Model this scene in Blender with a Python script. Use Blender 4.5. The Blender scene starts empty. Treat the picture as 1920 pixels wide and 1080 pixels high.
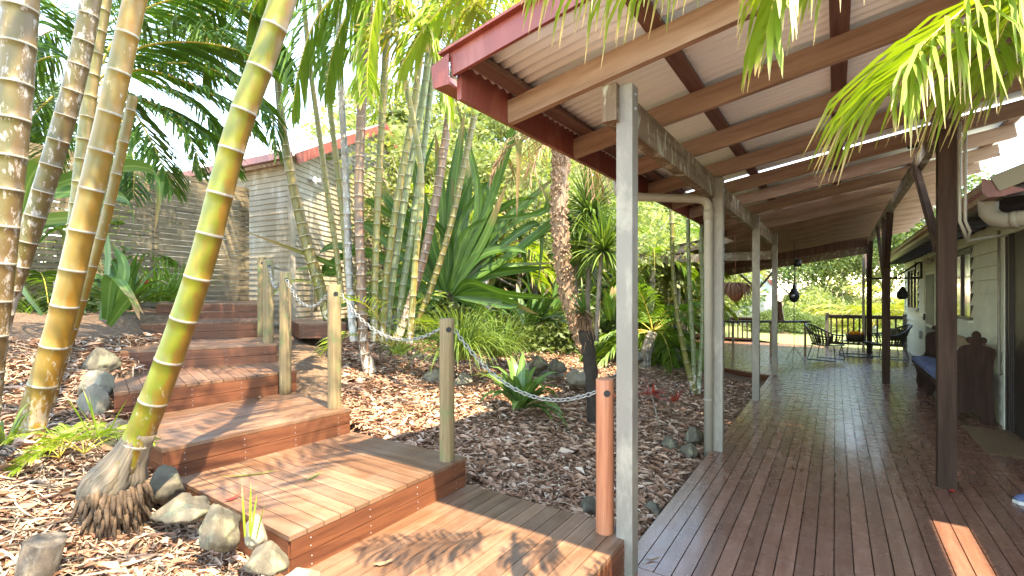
import bpy, bmesh, math, random
import numpy as np
from mathutils import Vector, Matrix, noise
random.seed(7)
SC = bpy.context.scene
# ---------------------------------------------------------------- camera
EYE = 1.55                      # camera height above the deck; world X runs across the deck, Y along it
YAW = math.atan(606/890)
cam_d = bpy.data.cameras.new('camera'); cam = bpy.data.objects.new('camera', cam_d)
SC.collection.objects.link(cam); SC.camera = cam
cam.location = (0, 0, EYE); cam.rotation_euler = (math.radians(90), 0, YAW)
cam_d.sensor_width = 36; cam_d.lens = 36*890/1920; cam_d.shift_y = 11/1920
cam_d.clip_start = 0.05; cam_d.clip_end = 2000
# ---------------------------------------------------------------- light
SUN_TRAVEL = Vector((-0.52, 0.14, -1.0)).normalized()
w = bpy.data.worlds.new('World'); SC.world = w; w.use_nodes = True
nt = w.node_tree; nt.nodes.clear()
sky = nt.nodes.new('ShaderNodeTexSky'); sky.sky_type = 'NISHITA'; sky.sun_disc = False
sky.sun_elevation = math.asin(-SUN_TRAVEL.z); sky.sun_rotation = math.atan2(-SUN_TRAVEL.x, -SUN_TRAVEL.y)
sky.air_density = 1.0; sky.dust_density = .1; sky.ozone_density = 1.6
bg = nt.nodes.new('ShaderNodeBackground'); bg.inputs[1].default_value = 0.15
ow = nt.nodes.new('ShaderNodeOutputWorld'); nt.links.new(sky.outputs[0], bg.inputs[0]); nt.links.new(bg.outputs[0], ow.inputs[0])
sd = bpy.data.lights.new('sun', 'SUN'); sd.energy = 2.0; sd.angle = math.radians(0.55); sd.color = (1, .95, .86)
so = bpy.data.objects.new('sun', sd); SC.collection.objects.link(so)
so.rotation_euler = SUN_TRAVEL.to_track_quat('-Z', 'Y').to_euler(); so.location = (6, -2, 12)
vs = SC.view_settings; vs.view_transform = 'Standard'; vs.look = 'None'; vs.exposure = 3.6; vs.gamma = 1.0
vs.use_white_balance = True; vs.white_balance_temperature = 8500
cy = SC.cycles; cy.use_denoising = True; cy.max_bounces = 7; cy.diffuse_bounces = 6; cy.glossy_bounces = 3
cy.transmission_bounces = 5; cy.transparent_max_bounces = 8; cy.caustics_reflective = False; cy.caustics_refractive = False
cy.sample_clamp_indirect = 8
# ---------------------------------------------------------------- measuring helpers (real points from sight lines)
FW = Vector((-math.sin(YAW), math.cos(YAW), 0)); RT = Vector((math.cos(YAW), math.sin(YAW), 0)); CE = Vector((0, 0, EYE))
def sight(px, py): return FW + RT*((px-960)/890) + Vector((0, 0, (551-py)/890))
def atz(px, py, z): d = sight(px, py); return CE + d*((z-EYE)/d.z)
def atx(px, py, x): d = sight(px, py); return CE + d*(x/d.x)
def aty(px, py, y): d = sight(px, py); return CE + d*(y/d.y)
def atd(px, py, D): return CE + sight(px, py)*D
# ---------------------------------------------------------------- materials
MATS = {}
def nd(nt, t, **k):
    n = nt.nodes.new(t)
    for a, b in k.items(): setattr(n, a, b)
    return n
def newmat(name, rough=.6, spec=.5, metal=0, coat=0):
    m = bpy.data.materials.new(name); m.use_nodes = True; t = m.node_tree
    p = t.nodes['Principled BSDF']; p.inputs['Roughness'].default_value = rough
    p.inputs['Specular IOR Level'].default_value = spec; p.inputs['Metallic'].default_value = metal
    p.inputs['Coat Weight'].default_value = coat; p.inputs['Coat Roughness'].default_value = .14
    MATS[name] = m; return m, t, p
def ramp(t, src, stops):
    r = t.nodes.new('ShaderNodeValToRGB'); e = r.color_ramp.elements
    while len(e) < len(stops): e.new(.5)
    for i, (p, c) in enumerate(stops): e[i].position = p; e[i].color = (*c, 1)
    t.links.new(src, r.inputs[0]); return r.outputs[0]
def math_(t, op, a, b=None, clamp=False):
    n = t.nodes.new('ShaderNodeMath'); n.operation = op; n.use_clamp = clamp
    for i, v in enumerate((a, b)):
        if v is None: continue
        if isinstance(v, (int, float)): n.inputs[i].default_value = v
        else: t.links.new(v, n.inputs[i])
    return n.outputs[0]
def mix(t, fac, a, b, mode='MIX'):
    n = t.nodes.new('ShaderNodeMix'); n.data_type = 'RGBA'; n.blend_type = mode
    for i, v in ((0, fac), (6, a), (7, b)):
        if isinstance(v, (int, float)): n.inputs[i].default_value = v
        elif isinstance(v, tuple): n.inputs[i].default_value = (*v, 1)
        else: t.links.new(v, n.inputs[i])
    return n.outputs[2]
def coords(t, kind='Object', scale=(1, 1, 1), island=0.0):
    tc = t.nodes.new('ShaderNodeTexCoord'); mp = t.nodes.new('ShaderNodeMapping'); mp.inputs['Scale'].default_value = scale
    t.links.new(tc.outputs[kind], mp.inputs[0]); o = mp.outputs[0]
    if island:
        g = t.nodes.new('ShaderNodeNewGeometry'); cm = t.nodes.new('ShaderNodeCombineXYZ')
        v = math_(t, 'MULTIPLY', g.outputs['Random Per Island'], island)
        t.links.new(v, cm.inputs[0]); t.links.new(v, cm.inputs[1]); t.links.new(v, cm.inputs[2])
        a = t.nodes.new('ShaderNodeVectorMath'); t.links.new(o, a.inputs[0]); t.links.new(cm.outputs[0], a.inputs[1]); o = a.outputs[0]
    return o
def noise_(t, vec, scale=5, detail=4, rough=.55, dist=0):
    n = t.nodes.new('ShaderNodeTexNoise'); n.inputs['Scale'].default_value = scale; n.inputs['Detail'].default_value = detail
    n.inputs['Roughness'].default_value = rough; n.inputs['Distortion'].default_value = dist
    t.links.new(vec, n.inputs['Vector']); return n.outputs[0]
def bump(t, p, h, s=.3, d=.01):
    b = t.nodes.new('ShaderNodeBump'); b.inputs['Strength'].default_value = s; b.inputs['Distance'].default_value = d
    t.links.new(h, b.inputs['Height']); t.links.new(b.outputs[0], p.inputs['Normal'])
def isl(t): return t.nodes.new('ShaderNodeNewGeometry').outputs['Random Per Island']

def wood(name, dark, mid, light, rough=.6, grain=1.0, var=.35, bmp=.25, stain=None, spec=.4, coat=0, wear=None):
    """timber: grain runs along the UV v axis (metres), every board its own tone"""
    m, t, p = newmat(name, rough, spec, coat=coat)
    uv = coords(t, 'UV', (28*grain, 1.6, 1), 37.0)
    g = noise_(t, uv, 1.0, 6, .62, .6)
    c = ramp(t, g, [(.28, dark), (.5, mid), (.75, light)])
    big = noise_(t, coords(t, 'Object', (1, 1, 1)), 1.7, 3, .6)
    if wear:
        wn = noise_(t, coords(t, 'Object', (1, 1, 1)), 2.6, 7, .7, .6)
        c = mix(t, math_(t, 'MULTIPLY', ramp(t, wn, [(.42, (0, 0, 0)), (.68, (1, 1, 1))]), .55), c, wear)
    c = mix(t, math_(t, 'MULTIPLY', big, .35), c, dark, 'MIX')
    v = math_(t, 'ADD', math_(t, 'MULTIPLY', isl(t), var), 1-var/2)
    hsv = t.nodes.new('ShaderNodeHueSaturation'); t.links.new(v, hsv.inputs['Value']); t.links.new(c, hsv.inputs['Color']); c = hsv.outputs[0]
    if stain:
        s = noise_(t, coords(t, 'Object', (1, 1, .5)), 9, 7, .7, .5)
        c = mix(t, ramp(t, s, [(.52, (0, 0, 0)), (.62, (1, 1, 1))]), c, stain)
    t.links.new(c, p.inputs['Base Color'])
    r = math_(t, 'ADD', math_(t, 'MULTIPLY', noise_(t, coords(t, 'Object', (1, 1, 1)), 6, 5, .6), .2), rough-.10)
    t.links.new(r, p.inputs['Roughness'])
    bump(t, p, g, bmp, .004); return m
def plain(name, col, rough=.55, var=.12, nscale=6, spec=.4, metal=0, bmp=0, dirt=None, coat=0):
    m, t, p = newmat(name, rough, spec, metal, coat)
    n = noise_(t, coords(t, 'Object'), nscale, 6, .62)
    k0 = tuple(x*(1-var) for x in col); k1 = tuple(min(1, x*(1+var)) for x in col)
    c = ramp(t, n, [(.3, k0), (.7, k1)])
    if dirt:
        s = noise_(t, coords(t, 'Object', (1, 1, .35)), nscale*1.3, 7, .72, .4)
        c = mix(t, ramp(t, s, [(.5, (0, 0, 0)), (.66, (1, 1, 1))]), c, dirt)
    t.links.new(c, p.inputs['Base Color'])
    if bmp: bump(t, p, noise_(t, coords(t, 'Object'), nscale*6, 5, .6), bmp, .004)
    return m
def leafmat(name, c0, c1, trans=.35, rough=.45, tip=None, midrib=None, spec=.35):
    """leaf blades: own tone per blade, light passes through"""
    m = bpy.data.materials.new(name); m.use_nodes = True; t = m.node_tree; MATS[name] = m
    p = t.nodes['Principled BSDF']; p.inputs['Roughness'].default_value = rough; p.inputs['Specular IOR Level'].default_value = spec
    c = ramp(t, isl(t), [(0, c0), (1, c1)])
    n = noise_(t, coords(t, 'Object'), 2.2, 3)
    c = mix(t, .35, c, ramp(t, n, [(.35, c0), (.65, c1)]))
    if tip or midrib:
        tc = t.nodes.new('ShaderNodeTexCoord'); sp = t.nodes.new('ShaderNodeSeparateXYZ'); t.links.new(tc.outputs['UV'], sp.inputs[0])
        if midrib:
            d = math_(t, 'ABSOLUTE', math_(t, 'SUBTRACT', sp.outputs[0], .5))
            c = mix(t, ramp(t, d, [(.03, (1, 1, 1)), (.09, (0, 0, 0))]), c, midrib)
        if tip:
            k = math_(t, 'ADD', sp.outputs[1], math_(t, 'MULTIPLY', math_(t, 'SUBTRACT', isl(t), .5), .35))
            c = mix(t, ramp(t, k, [(.8, (0, 0, 0)), (.97, (1, 1, 1))]), c, tip)
    t.links.new(c, p.inputs['Base Color'])
    tr = t.nodes.new('ShaderNodeBsdfTranslucent'); t.links.new(mix(t, 1.0, c, (1.0, 1.0, .45), 'MULTIPLY'), tr.inputs[0])
    mx = t.nodes.new('ShaderNodeMixShader'); mx.inputs[0].default_value = trans
    t.links.new(p.outputs[0], mx.inputs[1]); t.links.new(tr.outputs[0], mx.inputs[2]); t.links.new(mx.outputs[0], t.nodes['Material Output'].inputs[0])
    return m

wood('deck_wood', (.13, .054, .034), (.21, .098, .065), (.29, .15, .105), .27, .8, .34, .10, spec=.6, coat=.25, wear=(.27, .15, .11))
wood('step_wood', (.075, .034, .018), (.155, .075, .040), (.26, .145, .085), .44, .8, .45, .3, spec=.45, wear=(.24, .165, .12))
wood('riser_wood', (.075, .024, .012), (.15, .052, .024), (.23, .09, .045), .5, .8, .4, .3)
wood('rafter_wood', (.20, .125, .085), (.36, .24, .17), (.50, .37, .28), .75, .8, .45, .35)
wood('batten_wood', (.08, .036, .027), (.16, .082, .062), (.24, .135, .105), .75, .9, .3, .35)
wood('bearer_wood', (.10, .065, .04), (.19, .135, .088), (.28, .21, .145), .8, .8, .2, .4, stain=(.42, .42, .33))
wood('dark_post_wood', (.028, .015, .010), (.052, .030, .021), (.085, .052, .038), .72, .8, .15, .4, spec=.15)
wood('bollard_wood', (.10, .065, .028), (.22, .16, .08), (.33, .25, .135), .7, .55, .15, .5, stain=(.13, .14, .055))
wood('red_bollard_wood', (.26, .085, .04), (.42, .16, .08), (.52, .24, .13), .55, .5, .1, .3)
wood('fence_wood', (.08, .06, .034), (.155, .12, .072), (.25, .20, .125), .85, .8, .3, .4)
wood('pew_wood', (.022, .011, .008), (.042, .022, .016), (.07, .038, .027), .65, .7, .15, .2, spec=.12)
wood('rail_wood', (.04, .026, .02), (.075, .052, .042), (.12, .09, .075), .6, .7, .3, .2)
wood('pale_rail_wood', (.20, .13, .08), (.32, .22, .14), (.42, .31, .21), .7, .7, .3, .2)
plain('grey_paint', (.20, .185, .155), .5, .08, 5, bmp=.15, dirt=(.31, .29, .23))
plain('pipe_paint', (.31, .29, .235), .4, .08, 4)
plain('red_paint', (.20, .046, .034), .4, .18, 3, spec=.5, dirt=(.30, .10, .075))
plain('house_paint', (.60, .625, .53), .6, .10, 3, bmp=.2)
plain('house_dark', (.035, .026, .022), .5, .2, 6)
plain('shed_paint', (.24, .195, .13), .6, .07, 2.5, bmp=.15, dirt=(.40, .35, .28))
plain('white_roof', (.80, .80, .80), .5, .06, 2, dirt=(.6, .58, .55))
plain('cream_panel', (.30, .29, .22), .5, .06, 3)
plain('galv', (.45, .46, .46), .35, .15, 20, metal=.85)
plain('chain_metal', (.30, .30, .28), .5, .2, 30, metal=.6)
plain('black_metal', (.02, .02, .021), .4, .2, 9)
plain('black_plastic', (.018, .018, .02), .35, .2, 9)
plain('white_paint', (.55, .54, .51), .5, .05, 4)
plain('shutter_grey', (.35, .37, .38), .5, .06, 4)
plain('rock', (.10, .085, .06), .9, .4, 7, bmp=1.0, dirt=(.20, .20, .12))
plain('pale_rock', (.22, .19, .14), .9, .3, 6, bmp=1.0, dirt=(.15, .15, .09))
plain('cushion', (.10, .135, .27), .9, .18, 14, bmp=.5)
plain('wicker', (.045, .028, .02), .55, .3, 30)
plain('terracotta', (.30, .11, .06), .7, .2, 8)
plain('mat_coir', (.17, .105, .055), .95, .3, 40, bmp=1.2)
plain('stump', (.075, .058, .042), .9, .4, 14, bmp=1.0, dirt=(.16, .14, .11))
m, t, p = newmat('sheet_metal', .5, .4)      # corrugated roof sheeting, painted off-white, dusty
c = ramp(t, noise_(t, coords(t, 'Object', (.6, 3, 1)), 3, 6, .6), [(.3, (.76, .84, .88)), (.7, (.84, .90, .92))])
t.links.new(c, p.inputs['Base Color'])
m, t, p = newmat('clear_sheet', .25)          # translucent roofing strip
p.inputs['Base Color'].default_value = (.85, .88, .92, 1)
tr = t.nodes.new('ShaderNodeBsdfTranslucent'); tr.inputs[0].default_value = (.9, .93, .97, 1)
tp = t.nodes.new('ShaderNodeBsdfTransparent'); tp.inputs[0].default_value = (.9, .92, .95, 1)
a = t.nodes.new('ShaderNodeMixShader'); a.inputs[0].default_value = .0; t.links.new(tr.outputs[0], a.inputs[1]); t.links.new(tp.outputs[0], a.inputs[2])
b = t.nodes.new('ShaderNodeMixShader'); b.inputs[0].default_value = .9; t.links.new(p.outputs[0], b.inputs[1]); t.links.new(a.outputs[0], b.inputs[2])
t.links.new(b.outputs[0], t.nodes['Material Output'].inputs[0])
m, t, p = newmat('window_glass', .04, .6); p.inputs['Base Color'].default_value = (.02, .025, .02, 1); p.inputs['Coat Weight'].default_value = 1; p.inputs['IOR'].default_value = 1.9
plain('fly_screen', (.05, .055, .055), .6, .1, 60)

def palm_bark(name, base, c2, streak, white=(.55, .50, .42), wamt=.55, streak_w=.15):
    m, t, p = newmat(name, .42, .45)
    tc = t.nodes.new('ShaderNodeTexCoord'); sp = t.nodes.new('ShaderNodeSeparateXYZ'); t.links.new(tc.outputs['UV'], sp.inputs[0])
    n1 = noise_(t, coords(t, 'Object', (1, 1, .55)), 4.5, 5, .65, .4)
    c = ramp(t, n1, [(.36, base), (.62, c2)])
    n2 = noise_(t, coords(t, 'Object', (1, 1, .25)), 16, 6, .7, .5)
    c = mix(t, math_(t, 'MULTIPLY', ramp(t, n2, [(.5, (0, 0, 0)), (.66, (1, 1, 1))]), .6), c, streak)
    # band of the streak colour down one flank of the stem, edges broken by noise
    u = math_(t, 'ABSOLUTE', math_(t, 'SUBTRACT', math_(t, 'FRACT', math_(t, 'ADD', sp.outputs[0], .40)), .5))
    u = math_(t, 'ADD', u, math_(t, 'MULTIPLY', math_(t, 'SUBTRACT', n2, .5), .5))
    c = mix(t, ramp(t, u, [(streak_w*.5, (1, 1, 1)), (streak_w, (0, 0, 0))]), c, streak)
    n3 = noise_(t, coords(t, 'Object', (1, 1, .4)), 22, 8, .75)
    foot = math_(t, 'MULTIPLY', math_(t, 'MAXIMUM', math_(t, 'SUBTRACT', .75, sp.outputs[1]), 0.0), .22)
    n3 = math_(t, 'ADD', n3, foot)
    c = mix(t, ramp(t, n3, [(wamt, (0, 0, 0)), (wamt+.05, (1, 1, 1))]), c, white)
    t.links.new(c, p.inputs['Base Color']); bump(t, p, n3, .25, .004); return m
palm_bark('bark_gold', (.095, .125, .008), (.16, .15, .006), (.16, .085, .012), (.28,.22,.15), wamt=.66, streak_w=.13)
palm_bark('bark_gold_pale', (.15, .125, .04), (.19, .125, .025), (.19, .095, .012), (.30, .25, .17), .62)
palm_bark('bark_mossy', (.06, .055, .008), (.12, .085, .02), (.10, .06, .022), (.27, .23, .19), .54)
palm_bark('bark_olive', (.08, .085, .015), (.13, .115, .03), (.20, .13, .04), (.46, .42, .30), .66)
palm_bark('bark_green', (.10, .12, .025), (.16, .15, .045), (.30, .20, .06), (.50, .47, .36), .64)
palm_bark('bark_brown', (.11, .065, .038), (.17, .11, .065), (.20, .10, .055), (.50, .43, .34), .60)
palm_bark('bark_jade', (.10, .14, .06), (.17, .20, .105), (.25, .26, .10), (.52, .52, .43), .64)
palm_bark('bark_grey', (.22, .20, .17), (.34, .32, .28), (.15, .13, .10), (.50, .49, .45), .55)
plain('ring_scar', (.30, .27, .21), .8, .22, 30, bmp=.8)
wood('root_fibre', (.06, .045, .03), (.15, .12, .085), (.27, .23, .17), .9, 3.2, .3, .8)
plain('dark_bark', (.035, .027, .020), .95, .4, 18, bmp=1.3)
plain('root_dark', (.11, .07, .042), .95, .45, 25, bmp=1.2)
plain('strip_litter', (.36, .26, .18), .9, .4, 12)
plain('shaggy_bark', (.30, .19, .12), .95, .45, 22, bmp=1.3, dirt=(.12, .07, .045))
plain('tree_bark', (.20, .17, .13), .9, .3, 8, bmp=1.0)
leafmat('frond_dark', (.03, .085, .012), (.07, .15, .02), .38)
leafmat('frond_mid', (.07, .15, .015), (.14, .24, .03), .42)
leafmat('frond_lime', (.17, .28, .02), (.29, .38, .05), .48, tip=(.55, .42, .22))
leafmat('frond_gold', (.17, .21, .03), (.27, .27, .055), .48, tip=(.40, .24, .08))
leafmat('frond_dead', (.20, .115, .06), (.36, .22, .13), .25, .8)
leafmat('strap_dark', (.03, .085, .012), (.07, .15, .022), .3, .42, tip=(.24, .16, .07), midrib=(.12, .20, .05), spec=.4)
leafmat('strap_light', (.07, .16, .03), (.15, .25, .06), .35, .35, midrib=(.22, .30, .12), spec=.5)
leafmat('grass_leaf', (.07, .14, .025), (.17, .24, .06), .4, .4)
plain('lawn', (.16, .20, .06), .95, .3, 9, bmp=.5)
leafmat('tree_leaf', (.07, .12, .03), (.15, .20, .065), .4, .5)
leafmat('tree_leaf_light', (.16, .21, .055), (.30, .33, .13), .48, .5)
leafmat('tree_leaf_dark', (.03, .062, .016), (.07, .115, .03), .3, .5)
leafmat('red_leaf', (.30, .02, .02), (.45, .08, .05), .4, .4)
leafmat('flame_leaf', (.55, .13, .02), (.70, .32, .04), .45, .5)
leafmat('fern_basket', (.20, .09, .05), (.38, .20, .13), .3, .7)
plain('petiole', (.42, .33, .06), .45, .3, 5)
plain('crownshaft', (.25, .33, .07), .4, .2, 3)
m, t, p = newmat('litter', .85, .2)
c = ramp(t, isl(t), [(0, (.10, .048, .026)), (.2, (.22, .11, .062)), (.45, (.36, .20, .125)), (.7, (.47, .29, .195)), (.9, (.56, .39, .28)), (1, (.62, .49, .38))])
t.links.new(c, p.inputs['Base Color'])
m, t, p = newmat('soil', .95, .15)
n = noise_(t, coords(t, 'Object'), 28, 9, .75, .3); n2 = noise_(t, coords(t, 'Object'), 2.2, 4)
c = ramp(t, n, [(.3, (.06, .035, .02)), (.5, (.20, .125, .08)), (.68, (.36, .25, .17))])
c = mix(t, math_(t, 'MULTIPLY', n2, .3), c, (.07, .05, .03)); t.links.new(c, p.inputs['Base Color']); bump(t, p, n, 1.0, .03)
# ---------------------------------------------------------------- mesh builder
class MB:
    def __init__(s): s.v = []; s.f = []; s.u = []; s.m = []; s.sm = []
    def face(s, idx, uv=None, m=0, smooth=False):
        s.f.append(tuple(idx)); s.u.append(uv if uv else [(0, 0)]*len(idx)); s.m.append(m); s.sm.append(smooth)
    def obox(s, p, q, wd, ht, up=(0, 0, 1), m=0, cap=1.0):
        """beam from p to q; wd across, ht along up; UV v = metres along"""
        p = Vector(p); q = Vector(q); d = q-p; L = d.length; d.normalize(); up = Vector(up)
        sx = d.cross(up).normalized(); uz = sx.cross(d).normalized()
        b = len(s.v)
        for P in (p, q):
            for a, c in ((-1, -1), (1, -1), (1, 1), (-1, 1)): s.v.append(P + sx*(a*wd/2) + uz*(c*ht/2))
        o = 0.0
        for k, (i, j) in enumerate(((0, 1), (1, 2), (2, 3), (3, 0))):
            ww = wd if k % 2 == 0 else ht
            s.face((b+j, b+i, b+i+4, b+j+4), [(o+ww, 0), (o, 0), (o, L), (o+ww, L)], m); o += ww
        s.face((b, b+1, b+2, b+3), [(0, 0), (wd, 0), (wd, .02), (0, .02)], m); s.face((b+7, b+6, b+5, b+4), [(0, 0), (wd, 0), (wd, .02), (0, .02)], m)
        return s
    def box(s, x0, x1, y0, y1, z0, z1, axis=None, m=0):
        if axis is None: axis = max(range(3), key=lambda i: (x1-x0, y1-y0, z1-z0)[i])
        cx, cy_, cz = (x0+x1)/2, (y0+y1)/2, (z0+z1)/2
        if axis == 0: return s.obox((x0, cy_, cz), (x1, cy_, cz), y1-y0, z1-z0, (0, 0, 1), m)
        if axis == 1: return s.obox((cx, y0, cz), (cx, y1, cz), x1-x0, z1-z0, (0, 0, 1), m)
        return s.obox((cx, cy_, z0), (cx, cy_, z1), x1-x0, y1-y0, (0, 1, 0), m)
    def tube(s, path, rad, n=10, m=0, cap=True, smooth=True, ring_m=None, tilt=None):
        path = [Vector(p) for p in path]; N = len(path)
        if isinstance(rad, (int, float)): rad = [rad]*N
        b = len(s.v); ref = None; L = 0
        Ls = [0]
        for i in range(1, N): Ls.append(Ls[-1]+(path[i]-path[i-1]).length)
        for i in range(N):
            d = (path[min(i+1, N-1)]-path[max(i-1, 0)]).normalized()
            if ref is None:
                ref = Vector((1, 0, 0)) if abs(d.x) < .8 else Vector((0, 1, 0))
            a = (ref - d*ref.dot(d)).normalized(); c = d.cross(a); ref = a
            for k in range(n):
                th = 2*math.pi*k/n; s.v.append(path[i] + (a*math.cos(th)+c*math.sin(th))*rad[i])
        for i in range(N-1):
            mm = m if ring_m is None else ring_m[i]
            for k in range(n):
                k2 = (k+1) % n
                s.face((b+i*n+k, b+i*n+k2, b+(i+1)*n+k2, b+(i+1)*n+k), [(k/n, Ls[i]), ((k+1)/n, Ls[i]), ((k+1)/n, Ls[i+1]), (k/n, Ls[i+1])], mm, smooth)
        if cap:
            s.face([b+k for k in range(n)][::-1], [(.5+.5*math.cos(6.283*k/n), .5*math.sin(6.283*k/n)) for k in range(n)], m)
            s.face([b+(N-1)*n+k for k in range(n)], [(.5+.5*math.cos(6.283*k/n), .5*math.sin(6.283*k/n)) for k in range(n)], m)
        return s
    def lathe(s, c, prof, n=20, m=0, smooth=True):
        c = Vector(c); b = len(s.v)
        for r, z in prof:
            for k in range(n): s.v.append(c+Vector((r*math.cos(6.2832*k/n), r*math.sin(6.2832*k/n), z)))
        for i in range(len(prof)-1):
            for k in range(n):
                k2 = (k+1) % n
                s.face((b+i*n+k, b+i*n+k2, b+(i+1)*n+k2, b+(i+1)*n+k), [(k/n, i), ((k+1)/n, i), ((k+1)/n, i+1), (k/n, i+1)], m, smooth)
        return s
    def prism(s, pts, off, m=0):
        """closed outline (list of 3-D points) extruded by off"""
        b = len(s.v); n = len(pts); off = Vector(off)
        s.v += [Vector(p) for p in pts] + [Vector(p)+off for p in pts]
        s.face(list(range(b, b+n)), [(p[0]+p[1], p[2]) for p in pts], m); s.face(list(range(b+2*n-1, b+n-1, -1)), [(p[0]+p[1], p[2]) for p in pts[::-1]], m)
        for i in range(n):
            j = (i+1) % n; s.face((b+i, b+n+i, b+n+j, b+j), [(0, 0), (.05, 0), (.05, .1), (0, .1)], m)
        return s
    def blade(s, path, widths, side, m=0, fold=0.0, up=(0, 0, 1)):
        """leaf blade along path; side = vector across; fold lifts the margins"""
        path = [Vector(p) for p in path]; N = len(path); b = len(s.v); side = Vector(side); U = Vector(up)
        for i in range(N):
            w2 = widths[i]/2
            if fold:
                s.v += [path[i]-side*w2+U*(fold*w2), path[i].copy(), path[i]+side*w2+U*(fold*w2)]
            else: s.v += [path[i]-side*w2, path[i]+side*w2]
        k = 3 if fold else 2
        for i in range(N-1):
            v0, v1 = i/(N-1), (i+1)/(N-1)
            for j in range(k-1):
                u0, u1 = j/(k-1), (j+1)/(k-1)
                s.face((b+i*k+j, b+i*k+j+1, b+(i+1)*k+j+1, b+(i+1)*k+j), [(u0, v0), (u1, v0), (u1, v1), (u0, v1)], m, True)
        return s
    def build(s, name, mats, parent=None, origin=None):
        me = bpy.data.meshes.new(name)
        if origin is None and parent is not None: org = Vector(parent.location) if parent.parent is None else None
        org = Vector(origin) if origin is not None else Vector((0, 0, 0))
        V = [(v.x-org.x, v.y-org.y, v.z-org.z) for v in s.v]
        me.from_pydata(V, [], s.f)
        if not isinstance(mats, (list, tuple)): mats = [mats]
        for mm in mats: me.materials.append(MATS[mm] if isinstance(mm, str) else mm)
        me.polygons.foreach_set('material_index', s.m); me.polygons.foreach_set('use_smooth', s.sm)
        uvl = me.uv_layers.new(name='UVMap'); flat = [c for f in s.u for uv in f for c in uv]
        uvl.data.foreach_set('uv', flat); me.update()
        o = bpy.data.objects.new(name, me); SC.collection.objects.link(o); o.location = org
        if parent is not None:
            o.parent = parent
            o.location = org - world_loc(parent)
        return o
def world_loc(o):
    l = Vector(o.location)
    while o.parent: o = o.parent; l += o.location
    return l
def thing(name, label, cat, loc=(0, 0, 0), group=None):
    o = bpy.data.objects.new(name, None); SC.collection.objects.link(o); o.location = loc; o.empty_display_size = .1
    o['label'] = label; o['category'] = cat
    if group: o['group'] = group
    return o
def tag(o, label, cat, group=None):
    o['label'] = label; o['category'] = cat
    if group: o['group'] = group
    return o
def struct(o, kind='structure', label=None, cat=None):
    o['kind'] = kind
    o['label'] = label or o.name.replace('_', ' '); o['category'] = cat or o.name.replace('_', ' ')
    return o
def bez(pts, n):
    """smooth curve through pts (Catmull-Rom), n samples"""
    pts = [Vector(p) for p in pts]; P = [pts[0]*2-pts[1]]+pts+[pts[-1]*2-pts[-2]]; out = []; S = len(pts)-1
    for i in range(n):
        t = i/(n-1)*S; k = min(int(t), S-1); t -= k; a, b, c, d = P[k:k+4]
        out.append(.5*((2*b)+(c-a)*t+(2*a-5*b+4*c-d)*t*t+(3*b-a-3*c+d)*t**3))
    return out
# ================================================================ SETTING: ground
GX = [1.5, -.9, -2.2, -3.4, -4.4, -5.2, -6.2, -7.2, -9, -14, -30, -80]
GZ = [-.25, -.12, .10, .38, .60, .82, 1.02, 1.24, 1.38, 1.6, 2.2, 3.5]
def gz(x, y):
    b = float(np.interp(-x, [-a for a in GX], GZ))
    wf = float(np.interp(y, [2.6, 3.6, 5, 9, 14, 40, 120], [1, .88, .62, .30, .22, .25, .5]))
    z = b*wf if b > 0 else b
    if y < 1.15 and x < -1.2: z += min(1.2, (1.15-y))*.22
    z += .035*noise.noise(Vector((x*.9, y*.9, 0)))+.015*noise.noise(Vector((x*3, y*3, 3)))
    # kept below the steps
    for (x0, x1, y0, y1, zz) in STEP_BOX:
        if x0-.03 < x < x1+.03 and y0-.03 < y < y1+.03: z = min(z, zz-.12)
    if x > -1.08 and y > .3 and y < 17.2: z = min(z, -.22)
    if x > -6.2 and 10.2 < y < 17.2: z = min(z, -.2)
    return z
STEP_BOX = [(-2.15, -.96, 1.0, 2.6, .2), (-3.4, -2.1, 1.26, 2.6, .3), (-4.4, -3.3, 1.22, 2.62, .45), (-5.2, -4.4, 1.4, 2.8, .65), (-6.0, -5.1, 1.75, 3.1, .85), (-7.2, -6.0, 2.3, 3.5, 1.05)]
def grid_ground():
    mb = MB()
    xs = sorted(set(list(np.arange(-9, 2, .12)) + list(np.arange(-20, -9, .6)) + list(np.arange(-60, -20, 4)) + list(np.arange(2, 60, 4)) + [-400, -200, -110, 100, 200, 400]))
    ys = sorted(set(list(np.arange(-1, 10, .12)) + list(np.arange(10, 24, .6)) + list(np.arange(24, 80, 4)) + list(np.arange(-60, -1, 4)) + [-400, -200, 100, 200, 400]))
    nx = len(xs)
    for y in ys:
        for x in xs: mb.v.append(Vector((x, y, gz(x, y))))
    for j in range(len(ys)-1):
        for i in range(nx-1):
            a = j*nx+i; mb.face((a, a+1, a+nx+1, a+nx), None, 0, True)
    o = mb.build('ground', 'soil'); struct(o, label='leaf strewn sloping garden ground', cat='ground')
grid_ground()
mb = MB(); xs_ = list(np.arange(-24, 8, 1.0)); ys_ = list(np.arange(17.3, 60, 1.5))
for y in ys_:
    for x in xs_: mb.v.append(Vector((x, y, gz(x, y)+.03)))
for j in range(len(ys_)-1):
    for i in range(len(xs_)-1): a = j*len(xs_)+i; mb.face((a, a+1, a+len(xs_)+1, a+len(xs_)), None, 0, True)
o = mb.build('lawn', 'lawn'); struct(o, label='sunny lawn beyond the deck', cat='lawn')
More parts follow.
